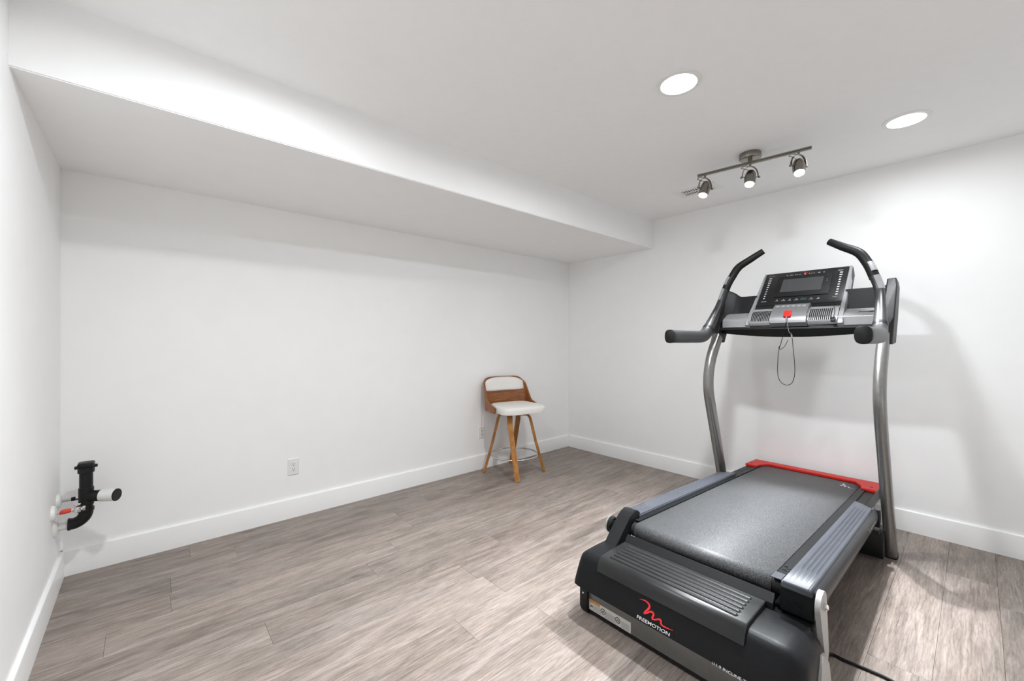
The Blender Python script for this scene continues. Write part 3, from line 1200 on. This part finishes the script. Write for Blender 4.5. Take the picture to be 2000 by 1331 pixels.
def link_poly(p0, p1, r0, r1):
    p0, p1 = Vector((p0[0], p0[1])), Vector((p1[0], p1[1]))
    d = (p1 - p0).normalized()
    a0 = math.atan2(d.y, d.x)
    pts = []
    for i in range(11):
        t = a0 + R(90) + R(180) * i / 10
        pts.append((p0.x + r0 * math.cos(t), p0.y + r0 * math.sin(t)))
    for i in range(11):
        t = a0 - R(90) + R(180) * i / 10
        pts.append((p1.x + r1 * math.cos(t), p1.y + r1 * math.sin(t)))
    return pts


bm = nb()
lp = link_poly((1.702, 0.362), (1.752, 0.17), 0.044, 0.026)
prism(bm, lp, lambda a, b: (a, 0.340, b), lambda a, b: (a, 0.356, b))
la = finish(bm, 'link_arm', M['linkm'], tm, angle=40)
bm = nb()
cyl(bm, (1.704, 0.341, 0.357), (1.704, 0.332, 0.357), 0.013, n=6)
cyl(bm, (1.704, 0.334, 0.357), (1.704, 0.327, 0.357), 0.008, n=14, bev=0.002)
finish(bm, 'pivot_bolt', M['chrome'], la)

# left strap arm and wheel
bm = nb()
sp = [(1.640, 0.276), (1.700, 0.330), (1.762, 0.384), (1.785, 0.400), (1.812, 0.407), (1.842, 0.400), (1.862, 0.383), (1.870, 0.355), (1.862, 0.325), (1.84, 0.31), (1.80, 0.31), (1.735, 0.29), (1.70, 0.265), (1.66, 0.262)]
prism(bm, sp, lambda a, b: (a, 1.118, b), lambda a, b: (a, 1.182, b))
es_ = [e for e in bm.edges if abs(e.verts[0].co.y - e.verts[1].co.y) < 1e-5]
bmesh.ops.bevel(bm, geom=es_, offset=0.003, segments=2, affect='EDGES')
arm = finish(bm, 'strap_arm', M['dark'], tm, angle=40)
bm = nb()
lathe(bm, [(0.004, -0.012), (0.020, -0.012), (0.024, -0.009), (0.032, -0.012), (0.037, -0.008), (0.037, 0.010), (0.030, 0.013), (0.004, 0.013)], (1.745, 1.205, 0.332), (0, 1, 0), n=32)
finish(bm, 'transport_wheel', M['rubber'], tm)
bm = nb()
lathe(bm, [(0.034, 0.014), (0.040, 0.014), (0.041, 0.006), (0.034, 0.006)], (1.745, 1.205, 0.332), (0, 1, 0), n=32, cap=False)
finish(bm, 'wheel_rim', M['silver'], tm)

# --- deck: side boxes, belt, rails
for (ya, yb, nm) in ((0.372, 0.475, 'deck_beam'), (1.105, 1.197, 'deck_beam')):
    bm = nb()
    xa, xb = (1.725 if ya < 0.7 else 1.845), 3.60
    fx = 3.02
    rings = []
    # long beam, its outer wall steps in ahead of the foot rail
    outer = ya if ya < 0.7 else yb
    innr = yb if ya < 0.7 else ya
    sgn = -1 if ya < 0.7 else 1
    o2 = 0.424 if ya < 0.7 else 1.172
    for (xx, oo) in ((xa, outer), (fx, outer), (fx + 0.03, o2), (xb, o2)):
        dn = -0.095 if xx < fx + 0.01 else -0.085
        rings.append([dk(xx, innr, -0.002), dk(xx, oo, -0.002), dk(xx, oo, dn), dk(xx, innr, dn)])
    loft(bm, rings)
    bo = finish(bm, nm, M['dark'], tm, smooth=False)
    bv = bo.modifiers.new('bevel', 'BEVEL')
    bv.width = 0.006
    bv.segments = 3
    if ya < 0.7:
        for yy in (0.440, 0.412):
            bm = nb()
            lathe(bm, [(0.0001, -0.001), (0.0085, -0.001), (0.0085, 0.0015), (0.0105, 0.0015), (0.0105, -0.0005)], (xa - 0.0005, yy, zd(xa) - 0.055), (-1, 0, 0), n=20, cap=False)
            finish(bm, 'bolt_hole', M['rubber'], bo)

# deck board under the belt
bm = nb()
rings = []
for xx in (1.80, 3.52):
    rings.append([dk(xx, 0.47, -0.008), dk(xx, 1.12, -0.008), dk(xx, 1.12, -0.055), dk(xx, 0.47, -0.055)])
loft(bm, rings)
finish(bm, 'deck_board', M['black'], tm, smooth=False)

# belt: closed loop round both rollers
RB = 0.036
xr0, xr1 = 1.785, 3.56
loopo = []
for i in range(13):
    t = R(90) + R(180) * i / 12
    loopo.append((xr0 + RB * math.cos(t), zd(xr0) - RB + RB * math.sin(t)))
for i in range(13):
    t = R(-90) + R(180) * i / 12
    loopo.append((xr1 + RB * math.cos(t), zd(xr1) - RB + RB * math.sin(t)))
by0, by1 = 0.509, 1.087
bm = nb()
ns = len(loopo)
rings = [[(a, y, b) for a, b in loopo] for y in (by0, by1)]
rv = loft(bm, rings, closed_ends=False)
bo = finish(bm, 'running_belt', M['belt'], tm, angle=60)
so = bo.modifiers.new('thickness', 'SOLIDIFY')
so.thickness = 0.003
so.offset = -1
for xx in (xr0, xr1):
    bm = nb()
    zc_ = zd(xx) - RB
    cyl(bm, (xx, 0.478, zc_), (xx, 1.108, zc_), RB - 0.0035, n=28, bev=0.003)
    finish(bm, 'roller', M['cover'], tm)

# roller guards (small end caps by the belt)
bm = nb()
hexa(bm, [dk(1.745, 0.474, 0.002), dk(1.745, 0.474, 0.006), dk(1.745, 0.508, 0.002), dk(1.745, 0.508, 0.006), dk(1.80, 0.474, 0.002), dk(1.80, 0.474, 0.006), dk(1.80, 0.508, 0.002), dk(1.80, 0.508, 0.006)], 0.001)
finish(bm, 'roller_guard', M['pad'], tm, smooth=False)

# landing strips between belt and rails
for (ya, yb) in ((0.470, 0.505), (1.090, 1.112)):
    bm = nb()
    rings = [[dk(xx, ya, 0.004), dk(xx, yb, 0.002), dk(xx, yb, -0.012), dk(xx, ya, -0.012)] for xx in (1.802, 3.50)]
    loft(bm, rings)
    finish(bm, 'landing_strip', M['dark'], tm, smooth=False)
for xx, yy in ((1.845, 0.492), (1.865, 0.480), (1.84, 0.479), (1.88, 0.494)):
    bm = nb()
    z = zd(xx) + 0.003
    cyl(bm, (xx, yy, z), (xx, yy, z + 0.003), 0.0065, n=14, bev=0.001)
    finish(bm, 'deck_screw', M['cover'], tm)


# ribbed foot rails
def foot_rail(y_in, y_out, xs, xe_in, xe_out):
    bm = nb()
    N = 40
    prof = []
    for i in range(N + 1):
        q = i / N
        prof.append(q)
    rings = []
    # stations along x: smooth ends, ribs in the middle
    stations = []
    x1 = xs
    L = min(xe_in, xe_out) - xs
    for q, rb in ((0.0, 0), (0.004, 0), (0.105, 0), (0.125, 1), (0.40, 1), (0.415, .35), (0.43, 1), (0.66, 1), (0.86, 1), (0.88, 0), (0.95, 0)):
        stations.append((q, rb))
    sgn = 1 if y_in > y_out else -1
    for q, rb in stations:
        rr = []
        for t in prof:
            y = y_in + (y_out - y_in) * t
            xe = xe_in + (xe_out - xe_in) * t
            xx = xs + (xe - xs) * q / 0.95
            hgt = 0.021
            if t < 0.03:
                hgt = 0.015
            if t > 0.93:
                hgt = 0.021 - 0.010 * ((t - 0.93) / 0.07) ** 2
            if rb and 0.16 < t < 0.84:
                ph = (t - 0.16) / 0.68 * 4.0
                hgt += rb * 0.0065 * (math.sin(2 * PI * (ph - 0.25)) * 0.5 + 0.5) ** 0.8 - 0.001 * rb
            if q == 0.0:
                hgt -= 0.006
            rr.append(dk(xx, y, hgt))
        rr += [dk(xs + (xe_out - xs) * q / 0.95, y_out, -0.004), dk(xs + (xe_in - xs) * q / 0.95, y_in, -0.004)]
        rings.append(rr)
    # rounded nose
    rr = []
    for t in prof:
        y = y_in + (y_out - y_in) * (0.06 + 0.80 * t)
        xe = xe_in + (xe_out - xe_in) * t
        xx = xe + 0.035 * math.sin(PI * min(1, t * 0.9 + 0.05)) + 0.010
        rr.append(dk(xx, y, 0.010))
    rr += [dk(xe_out, y_out + (y_in - y_out) * 0.1, -0.004), dk(xe_in, y_in, -0.004)]
    rings.append(rr)
    loft(bm, rings)
    return finish(bm, 'foot_rail', M['pad'], tm, angle=50)


frr = foot_rail(0.466, 0.374, 1.712, 3.045, 2.955)
frl = foot_rail(1.110, 1.197, 1.848, 3.075, 2.985)


# side skirts under the foot rails
def skirt(y_out, sgn):
    bm = nb()
    rings = []
    for xx, k in ((1.735 if sgn < 0 else 1.855, 0), (1.745 if sgn < 0 else 1.865, 1), (2.95, 1), (3.0, 1), (3.02, 0.6)):
        e = 0.004 * (1 - k)
        prof = [(0.003, 0.012), (-0.006, 0.004), (-0.013, -0.012), (-0.015, -0.032), (-0.010, -0.058), (0.0, -0.082), (0.010, -0.086), (0.012, 0.010)]
        rings.append([dk(xx, y_out + sgn * (-(p[0])) * 1.0 - sgn * (e), p[1]) for p in prof])
    loft(bm, rings)
    return finish(bm, 'side_skirt', M['skirt'], tm, angle=50)


skr = skirt(0.372, -1)
skl = skirt(1.199, 1)
# the rounded pivot cap at the front end of each skirt
for y0_, y1_ in ((0.352, 0.43), (1.14, 1.215)):
    bm = nb()
    cp_ = []
    for i in range(13):
        t = R(-90) + R(180) * i / 12
        cp_.append((3.015 + 0.035 * math.cos(t), zd(3.02) - 0.04 + 0.046 * math.sin(t)))
    cp_ += [(3.00, zd(3.0) + 0.006), (3.00, zd(3.0) - 0.086)]
    prism(bm, cp_, lambda a, b: (a, y0_, b), lambda a, b: (a, y1_, b))
    finish(bm, 'pivot_cap', M['cover'], tm, angle=40)


def skf(a, b):
    # on the right skirt, reading along +X
    xx = 2.76 + a
    return Vector((xx, 0.3562, zd(xx) - 0.040 + b))


lettering('side_lettering', 'FREEMOTION', 0.021, skf, M['ink'], skr, sx=1.25)
bm = nb()
ribbon(bm, [(-0.062, 0.012), (-0.05, 0.016), (-0.045, 0.006), (-0.052, -0.004), (-0.04, 0.006), (-0.034, 0.002), (-0.036, -0.006), (-0.025, 0.0), (-0.018, -0.006), (-0.005, -0.006)],
       [0.001, 0.003, 0.004, 0.003, 0.003, 0.004, 0.003, 0.003, 0.003, 0.001], lambda a, b, c: skf(a, b + 0.006) + Vector((0, -c, 0)), 0.0003)
finish(bm, 'side_mark', M['dimink'], skr, smooth=False)

# red front cap
bm = nb()
ro = [(3.43, 0.420), (3.43, 0.492), (3.49, 0.500), (3.555, 0.530), (3.585, 0.545), (3.585, 1.055), (3.555, 1.075), (3.50, 1.095), (3.45, 1.100), (3.45, 1.178), (3.675, 1.178), (3.675, 0.420)]
rings = [[dk(a, b, d) for a, b in ro] for d in (-0.004, 0.014)]
loft(bm, rings)
rc = finish(bm, 'front_cap', M['red'], tm, smooth=False)
bv = rc.modifiers.new('bevel', 'BEVEL')
bv.width = 0.005
bv.segments = 3
bm = nb()
hexa(bm, [dk(3.60, 0.424, -0.085), dk(3.60, 0.424, -0.004), dk(3.60, 1.174, -0.085), dk(3.60, 1.174, -0.004), dk(3.672, 0.424, -0.085), dk(3.672, 0.424, -0.004), dk(3.672, 1.174, -0.085), dk(3.672, 1.174, -0.004)], 0.008)
finish(bm, 'front_end_panel', M['dark'], tm)
for yy in (0.448, 1.150):
    bm = nb()
    z = zd(3.50) + 0.0135
    cyl(bm, (3.50, yy, z), (3.50, yy, z + 0.002), 0.006, n=14)
    finish(bm, 'cap_screw', M['rubber'], tm)
# white mark on the belt
pm = smooth_path([(3.405 + (b - 0.012) * 1.75, 0.612 - (a + 0.107) * 0.62, w_ * 1.0) for (a, b), w_ in zip(mk, wd)], 4)
bm = nb()
ribbon(bm, [(p.x, p.y) for p in pm], [max(0.0015, p.z) for p in pm], lambda a, b, c: Vector(dk(a, b, 0.0016 + c)), 0.0004)
finish(bm, 'belt_mark', M['ink'], tm, smooth=False)

# --- uprights
UP = [(3.235, 0.0, .4525), (3.19, 0.13, .451), (3.125, 0.311, .448), (3.077, 0.435, .446), (3.010, 0.609, .444), (2.942, 0.779, .442), (2.906, 0.88, .4415), (2.895, 0.955, .441), (2.903, 1.03, .441), (2.93, 1.105, .441), (2.975, 1.18, .441), (3.05, 1.275, .441)]
for sgn in (-1, 1):
    bm = nb()
    pth = smooth_path([(x_, YC + sgn * hw, z_) for x_, z_, hw in UP], 4)
    sweep(bm, pth, lambda t: ell(0.027, 0.041, 20, 3.0), Vector((0, 1, 0)))
    for v in bm.verts:
        if v.co.z < 0.02:
            v.co.z = 0.0025 if v.co.z < 0.012 else v.co.z
    finish(bm, 'upright', M['post'], tm, angle=50)
    bm = nb()
    yc_ = YC + sgn * .4525
    sweep(bm, [(3.237, yc_, 0.0), (3.230, yc_, 0.016)], lambda t: ell(0.029, 0.044, 20, 3.0), Vector((0, 1, 0)))
    finish(bm, 'foot_cap', M['rubber'], tm, angle=40)

# post covers
for sgn in (-1, 1):
    bm = nb()
    def cpt(x_, hw, z_):
        return (x_, YC + sgn * hw, z_)
    lo = [cpt(2.99, .428, 1.265), cpt(3.01, .478, 1.225), cpt(3.13, .482, 1.235), cpt(3.13, .424, 1.235)]
    m1 = [cpt(3.075, .428, 1.38), cpt(3.085, .480, 1.375), cpt(3.22, .482, 1.37), cpt(3.22, .424, 1.37)]
    m2 = [cpt(3.22, .430, 1.565), cpt(3.225, .478, 1.565), cpt(3.345, .478, 1.56), cpt(3.345, .426, 1.56)]
    hi = [cpt(3.262, .430, 1.615), cpt(3.267, .470, 1.618), cpt(3.362, .472, 1.60), cpt(3.362, .430, 1.60)]
    loft(bm, [lo, m1, m2, hi])
    o = finish(bm, 'post_cover', M['cover'], tm, smooth=False)
    bv = o.modifiers.new('bevel', 'BEVEL')
    bv.width = 0.006
    bv.segments = 3

# crossbar (silver) and dark underbelly
bm = nb()
poly = [(3.058, 1.340), (3.058, 1.393), (3.075, 1.403), (3.150, 1.440), (3.190, 1.440), (3.190, 1.335)]
prism(bm, poly, lambda a, b: (a, YC - 0.412, b), lambda a, b: (a, YC + 0.412, b))
o = finish(bm, 'crossbar', M['silver'], tm, smooth=False)
bv = o.modifiers.new('bevel', 'BEVEL')
bv.width = 0.003
bv.segments = 2
bm = nb()
rings = []
for i in range(17):
    q = -1 + 2 * i / 16
    y = YC + q * 0.425
    zb_ = 1.272 + 0.030 * q * q
    rings.append([(3.065, y, 1.346), (3.055, y, 1.325), (3.085, y, zb_), (3.20, y, zb_ + 0.008), (3.23, y, 1.30), (3.23, y, 1.345)])
loft(bm, rings)
finish(bm, 'underbelly', M['black'], tm, angle=40)
# shallow badge on the right of the crossbar
def cb(a, b, c=0.0):
    u_ = Vector((0.075, 0, 0.037)).normalized()
    n_ = Vector((-u_.z, 0, u_.x))
    return Vector((3.085, 0.455, 1.4083)) + Vector((0, -1, 0)) * a + u_ * b + n_ * (0.0006 + c)
bm = nb()
loft(bm, [[cb(0.045, 0.015, c), cb(0.075, 0.015, c), cb(0.075, 0.029, c), cb(0.045, 0.025, c)] for c in (0, 0.0006)])
finish(bm, 'badge', M['cover'], tm, smooth=False)
bm = nb()
ribbon(bm, [(0.0, 0.012), (0.006, 0.022), (0.016, 0.02), (0.03, 0.02), (0.044, 0.021)], [0.002, 0.004, 0.003, 0.003, 0.002], cb, 0.0004)
finish(bm, 'badge_mark', M['cover'], tm, smooth=False)

# wings between the post covers and the console
for sgn in (-1, 1):
    bm = nb()
    rings = []
    for i in range(13):
        hw = 0.245 + (0.428 - 0.245) * i / 12
        q = hw / 0.428
        e = max(0.0, (q - 0.80) / 0.20)
        if sgn < 0:
            e *= 0.25
        zt_ = 1.566 + 0.048 * e * e * (3 - 2 * e)
        dx = -0.045 * e * e
        y = YC + sgn * hw
        rings.append([(3.155 + dx, y, 1.405), (3.225 + dx, y, zt_ - 0.008), (3.232 + dx, y, zt_), (3.285, y, zt_ - 0.006), (3.29, y, 1.42), (3.20, y, 1.40)])
    loft(bm, rings)
    finish(bm, 'console_wing', M['cover'], tm, angle=45)

# --- handlebars
HB = [(3.14, .180, 1.857), (3.118, .246, 1.812), (3.108, .322, 1.763), (3.100, .360, 1.704), (3.080, .388, 1.637), (3.062, .420, 1.530), (2.99, .433, 1.432), (2.925, .440, 1.356), (2.872, .445, 1.302), (2.80, .448, 1.277), (2.62, .450, 1.274), (2.385, .448, 1.275)]
for sgn in (-1, 1):
    root = [(x_, YC + sgn * hw, z_) for x_, hw, z_ in HB]
    # upper foam grip
    up = smooth_path(root, 8)
    nS = 8
    iA = 4 * nS + 2
    bm = nb()
    sweep(bm, up[:iA + 2], lambda t: ell(0.016 + 0.0065 * min(1, t * 3.2), 0.020 + 0.0055 * min(1, t * 2), 16), Vector((1, 0, 0)))
    g = finish(bm, 'handlebar', M['foam'], tm, angle=50)
    bm = nb()
    sweep(bm, up[iA:], lambda t: ell(0.0225 + 0.0095 * min(1, max(0, (t - 0.2) / 0.3)) - (0.003 if t > 0.985 else 0), 0.0255 + 0.015 * min(1, max(0, (t - 0.2) / 0.3)) - (0.004 if t > 0.985 else 0), 18, 2.6), Vector((0, 1, 0.001)))
    lw = finish(bm, 'lower_grip', M['grip'], tm, angle=50)
    # end cap
    e = Vector(root[-1])
    bm = nb()
    sweep(bm, [e + Vector((0.006, 0, 0)), e + Vector((-0.004, 0, 0)), e + Vector((-0.014, 0, 0)), e + Vector((-0.018, 0, 0))], lambda t: ell(0.0325 * (1 if t < 0.7 else 0.82), 0.041 * (1 if t < 0.7 else 0.86), 20, 2.6), Vector((0, 1, 0)))
    finish(bm, 'grip_cap', M['rubber'], tm, angle=50)
    # pulse sensor plates on the rear-outer side
    for (i0, i1) in ((3 * nS + 2, 3 * nS + 9), (4 * nS + 2, 4 * nS + 9)):
        seg = up[i0:i1]
        bm = nb()
        od = Vector((-0.60, sgn * 0.8, 0.0)).normalized()
        rings = []
        for k, p in enumerate(seg):
            d = (seg[min(k + 1, len(seg) - 1)] - seg[max(k - 1, 0)]).normalized()
            n_ = (od - d * od.dot(d)).normalized()
            s_ = d.cross(n_)
            rg = []
            for t in [R(-52 + 104 * q / 8) for q in range(9)]:
                rg.append(p + n_ * (0.0272 * math.cos(t)) + s_ * (0.0272 * math.sin(t)))
            for t in [R(52 - 104 * q / 8) for q in range(9)]:
                rg.append(p + n_ * (0.020 * math.cos(t)) + s_ * (0.020 * math.sin(t)))
            rings.append(rg)
        loft(bm, rings)
        finish(bm, 'pulse_sensor', M['silver'], g, angle=50)
    # seam ring at the elbow
    bm = nb()
    pe, pe2 = up[7 * nS + 3], up[7 * nS + 5]
    sweep(bm, [pe, pe2], lambda t: ell(0.0332, 0.0418, 20, 2.6), Vector((0, 1, 0.001)))
    finish(bm, 'seam_ring', M['cover'], tm, angle=50)

# --- console, built on its own tilted plane
CO = Vector((3.05, YC - 0.002, 1.355))
CU = Vector((0.36, 0, 0.375)).normalized()
CN = Vector((-CU.z, 0, CU.x))


def cf(a, b, c=0.0):
    return CO + Vector((0, -1, 0)) * a + CU * b + CN * c


def cbox(bm, a0, a1, b0_, b1_, c0, c1, bev=0.0):
    hexa(bm, [cf(a, b, c) for a in (a0, a1) for b in (b0_, b1_) for c in (c0, c1)], bev)


bm = nb()
rings = []
for a, s in ((-0.252, 0.94), (-0.246, 1.0), (0.246, 1.0), (0.252, 0.94)):
    pr = [(-0.004, -0.012), (0.02, 0.001), (0.515, 0.0), (0.523, -0.008), (0.515, -0.075), (0.36, -0.09), (0.05, -0.075), (0.0, -0.05)]
    cb_, cc_ = 0.26, -0.04
    rings.append([cf(a, cb_ + (b - cb_) * (1 if s == 1 else 0.985), cc_ + (c - cc_) * s) for b, c in pr])
loft(bm, rings)
con = finish(bm, 'console', M['dark'], tm, angle=35)
# black faceplate
bm = nb()
cbox(bm, -0.236, 0.232, 0.188, 0.519, -0.004, 0.004, 0.0015)
finish(bm, 'faceplate', M['face'], con, angle=30)
# silver side frames
for a0, a1 in ((-0.263, -0.237), (0.233, 0.262)):
    bm = nb()
    rings = []
    for b, c in ((-0.006, 0.006), (0.01, 0.016), (0.06, 0.020), (0.19, 0.013), (0.50, 0.008), (0.522, 0.004), (0.527, -0.006)):
        k = 1.0 - 0.09 * b
        aa, ab_ = a0 * k if a0 < 0 else a0, a1 if a0 < 0 else a1 * k
        rings.append([cf(aa, b, c - 0.006), cf(aa + 0.004, b, c), cf(ab_ - 0.004, b, c), cf(ab_, b, c - 0.006), cf(ab_, b, -0.045), cf(aa, b, -0.045)])
    loft(bm, rings)
    finish(bm, 'side_frame', M['silver'], con, angle=50)
# bottom silver bead
bm = nb()
cbox(bm, -0.25, 0.25, 0.180, 0.187, -0.003, 0.0055, 0.001)
finish(bm, 'tray_bead', M['cover'], con)
# dark tray slot
bm = nb()
cbox(bm, -0.236, 0.232, 0.145, 0.181, -0.001, 0.0022)
finish(bm, 'tray_slot', M['rubber'], con, smooth=False)
# display
bm = nb()
cbox(bm, -0.149, 0.156, 0.258, 0.466, 0.003, 0.0095, 0.003)
dp = finish(bm, 'display_bezel', M['rubber'], con, angle=30)
bm = nb()
cbox(bm, -0.117, 0.112, 0.302, 0.434, 0.0085, 0.0102)
finish(bm, 'screen', M['screen'], con, smooth=False)
# fan housings with slats
for a0, a1 in ((-0.236, -0.112), (0.088, 0.234)):
    bm = nb()
    rings = []
    for a in (a0, a1):
        rings.append([cf(a, b, c) for b, c in ((0.0, -0.012), (0.0, 0.010), (0.012, 0.022), (0.045, 0.030), (0.09, 0.028), (0.125, 0.018), (0.146, 0.004), (0.146, -0.012))])
    loft(bm, rings)
    fh = finish(bm, 'fan_housing', M['silver'], con, angle=45)
    aw0, aw1 = (-0.230, -0.118) if a0 < 0 else (0.092, 0.208)
    nsl = 12
    stp_ = (aw1 - aw0) / nsl
    for i in range(nsl):
        bm = nb()
        am = aw0 + (i + 0.5) * stp_
        rings = []
        for b, c in ((0.010, 0.0215), (0.016, 0.0235), (0.03, 0.0272), (0.05, 0.0304), (0.075, 0.0295), (0.10, 0.0262)):
            rings.append([cf(am - stp_ * 0.33, b, c), cf(am + stp_ * 0.33, b, c), cf(am + stp_ * 0.33, b, c - 0.008), cf(am - stp_ * 0.33, b, c - 0.008)])
        loft(bm, rings)
        for v in bm.verts:
            v.co += CN * 0.0008
        finish(bm, 'fan_slot', M['rubber'], con, smooth=False)
# centre control pod
bm = nb()
rings = []
for a, s in ((-0.113, 0.6), (-0.109, 1.0), (0.083, 1.0), (0.087, 0.6)):
    rings.append([cf(a, b, 0.01 + (c - 0.01) * s) for b, c in ((-0.010, -0.012), (-0.010, 0.022), (0.01, 0.036), (0.045, 0.046), (0.10, 0.045), (0.145, 0.034), (0.160, 0.024), (0.160, -0.012))])
loft(bm, rings)
pod = finish(bm, 'control_pod', M['pod'], con, angle=40)
for i, a in enumerate((-0.085, -0.055, -0.028, 0.0, 0.030, 0.058)):
    bm = nb()
    for c in (0,):
        pts_ = [cf(a - 0.009, 0.108, 0.0440), cf(a - 0.009, 0.132, 0.0378), cf(a + 0.009, 0.108, 0.0440), cf(a + 0.009, 0.132, 0.0378)]
        hexa(bm, [pts_[0], pts_[0] + CN * 0.002, pts_[1], pts_[1] + CN * 0.002, pts_[2], pts_[2] + CN * 0.002, pts_[3], pts_[3] + CN * 0.002], 0.0007)
    finish(bm, 'pod_key', M['silver'], con)
# red safety key
bm = nb()
hexa(bm, [cf(a, b, c) for a in (-0.036, 0.003) for b, c0, c1 in ((0.016, 0.030, 0.053), (0.068, 0.038, 0.056)) for c in (c0, c1)], 0.004, 3)
sk = finish(bm, 'safety_key', M['red'], tm, angle=40)
# lanyard
kp = cf(-0.017, 0.014, 0.047)
bm = nb()
cyl(bm, kp + Vector((0, 0, 0.004)), kp + Vector((0, 0, -0.026)), 0.0045, n=12, bev=0.001)
finish(bm, 'lanyard_clip', M['silver'], sk)
kx = kp.x
bm = nb()
loopp = [kp + Vector((0, 0, -0.028)), (kx, .822, 1.245), (kx, .838, 1.18), (kx, .842, 1.12), (kx, .8435, 1.055), (kx, .838, 1.01), (kx, .818, .978), (kx, .790, .969), (kx, .765, .985), (kx, .752, 1.03), (kx, .751, 1.10), (kx, .757, 1.18), (kx, .764, 1.262)]
tube(bm, smooth_path(loopp, 6), 0.0019, 8)
finish(bm, 'lanyard_cord', M['rubber'], sk)
bm = nb()
loop2 = [kp + Vector((0, 0, -0.028)), (kx + .004, .825, 1.235), (kx + .004, .838, 1.205), (kx + .004, .826, 1.195), (kx + .004, .805, 1.215), (kx + .004, .787, 1.255)]
tube(bm, smooth_path(loop2, 6), 0.0016, 8)
finish(bm, 'lanyard_cord', M['rubber'], sk)
bm = nb()
cyl(bm, (kx, .764, 1.262), (kx, .768, 1.287), 0.0042, n=12, bev=0.001)
tube(bm, smooth_path([(kx, .768, 1.285), (kx, .772, 1.297), (kx, .781, 1.305), kp + Vector((0, -0.002, -0.026))], 5), 0.0016, 8)
finish(bm, 'lanyard_clip', M['silver'], sk)
# earphone cable over the right fan and its clip
bm = nb()
tube(bm, smooth_path([cf(0.165, 0.146, 0.008), cf(0.20, 0.125, 0.026), cf(0.214, 0.09, 0.032), cf(0.219, 0.05, 0.034), cf(0.216, 0.01, 0.028)], 6), 0.0013, 6)
finish(bm, 'cable', M['rubber'], con)
bm = nb()
cbox(bm, 0.206, 0.226, -0.012, 0.022, 0.018, 0.030, 0.002)
finish(bm, 'cable_clip', M['cover'], con)

# printed columns, icons and mark on the faceplate
def face_dots(spec, m, nm):
    bm = nb()
    for a, b, wa, hb in spec:
        cbox(bm, a - wa, a + wa, b - hb, b + hb, 0.0038, 0.0046)
    return finish(bm, nm, m, con, smooth=False)


for i in range(10):
    b = 0.470 - i * 0.0235
    wl_ = 0.0085 if i < 3 else (0.006 if i < 5 else 0.0045)
    face_dots([(-0.203, b - 0.004, wl_, 0.0042)], M['ink'], 'incline_key')
    face_dots([(0.199, b - 0.006, 0.0075 if i < 2 else 0.0055, 0.0045)], M['ink'], 'speed_key')
lettering('key_lettering', 'INCLINE', 0.010, lambda a, b: cf(-0.222 + a, 0.488 + b, 0.0046), M['ink'], con)
lettering('key_lettering', 'SPEED', 0.010, lambda a, b: cf(0.180 + a, 0.482 + b, 0.0046), M['ink'], con)
lettering('key_lettering', 'INCLINE', 0.009, lambda a, b: cf(-0.215 + a, 0.218 + b, 0.0046), M['ink'], con)
lettering('key_lettering', 'SPEED', 0.009, lambda a, b: cf(0.180 + a, 0.226 + b, 0.0046), M['dimink'], con)
for a, wa in ((-0.104, .004), (-0.079, .008), (-0.055, .003), (-0.044, .003), (-0.03, .003), (0.0, .0045), (0.025, .003), (0.037, .003), (0.05, .003), (0.078, .007), (0.105, .004)):
    face_dots([(a, 0.484, wa, 0.003)], M['ink'] if abs(a) < .01 else M['dimink'], 'top_key')
for i, a in enumerate((-0.119, -0.081, -0.045, -0.008, 0.031, 0.072, 0.110)):
    face_dots([(a, 0.231, 0.0035, 0.0035), (a, 0.2205, 0.008 + 0.004 * (i % 2), 0.002)], M['dimink'] if i != 4 else M['blueink'], 'shortcut_key')
face_dots([(0.031, 0.226, 0.017, 0.011)], mat_teal := noise_var(mat('teal_panel', (0.02, 0.05, 0.06), 0.35), 30, 0.05), 'shortcut_highlight')
pm = smooth_path([((a + 0.045) * 0.26, 0.500 + (b - 0.03) * 0.20, w_ * 0.4) for (a, b), w_ in zip(mk, wd)], 3)
bm = nb()
ribbon(bm, [(p.x, p.y) for p in pm], [max(0.0008, p.z) for p in pm], lambda a, b, c: cf(a, b, 0.0044 + c), 0.0003)
finish(bm, 'console_mark', M['redink'], con, smooth=False)
for b in (0.402, 0.388):
    face = nb()
    hexa(face, [cf(a, bb, c) for a in (0.131, 0.136) for bb in (b - 0.002, b + 0.002) for c in (0.0093, 0.0101)])
    finish(face, 'bezel_key', M['dimink'], con, smooth=False)

# --- power cord
bm = nb()
pc = [(1.70, 0.42, 0.055), (1.80, 0.405, 0.05), (1.93, 0.40, 0.025), (2.03, 0.385, 0.0065), (2.035, 0.34, 0.006), (2.042, 0.265, 0.006), (2.04, 0.20, 0.006), (2.00, 0.05, 0.006), (2.02, -0.12, 0.006), (2.2, -0.35, 0.006), (2.6, -0.6, 0.006), (3.2, -0.8, 0.006)]
tube(bm, smooth_path(pc, 8), 0.0055, 10, Vector((0, 0, 1)))
finish(bm, 'power_cord', M['rubber'], tm)
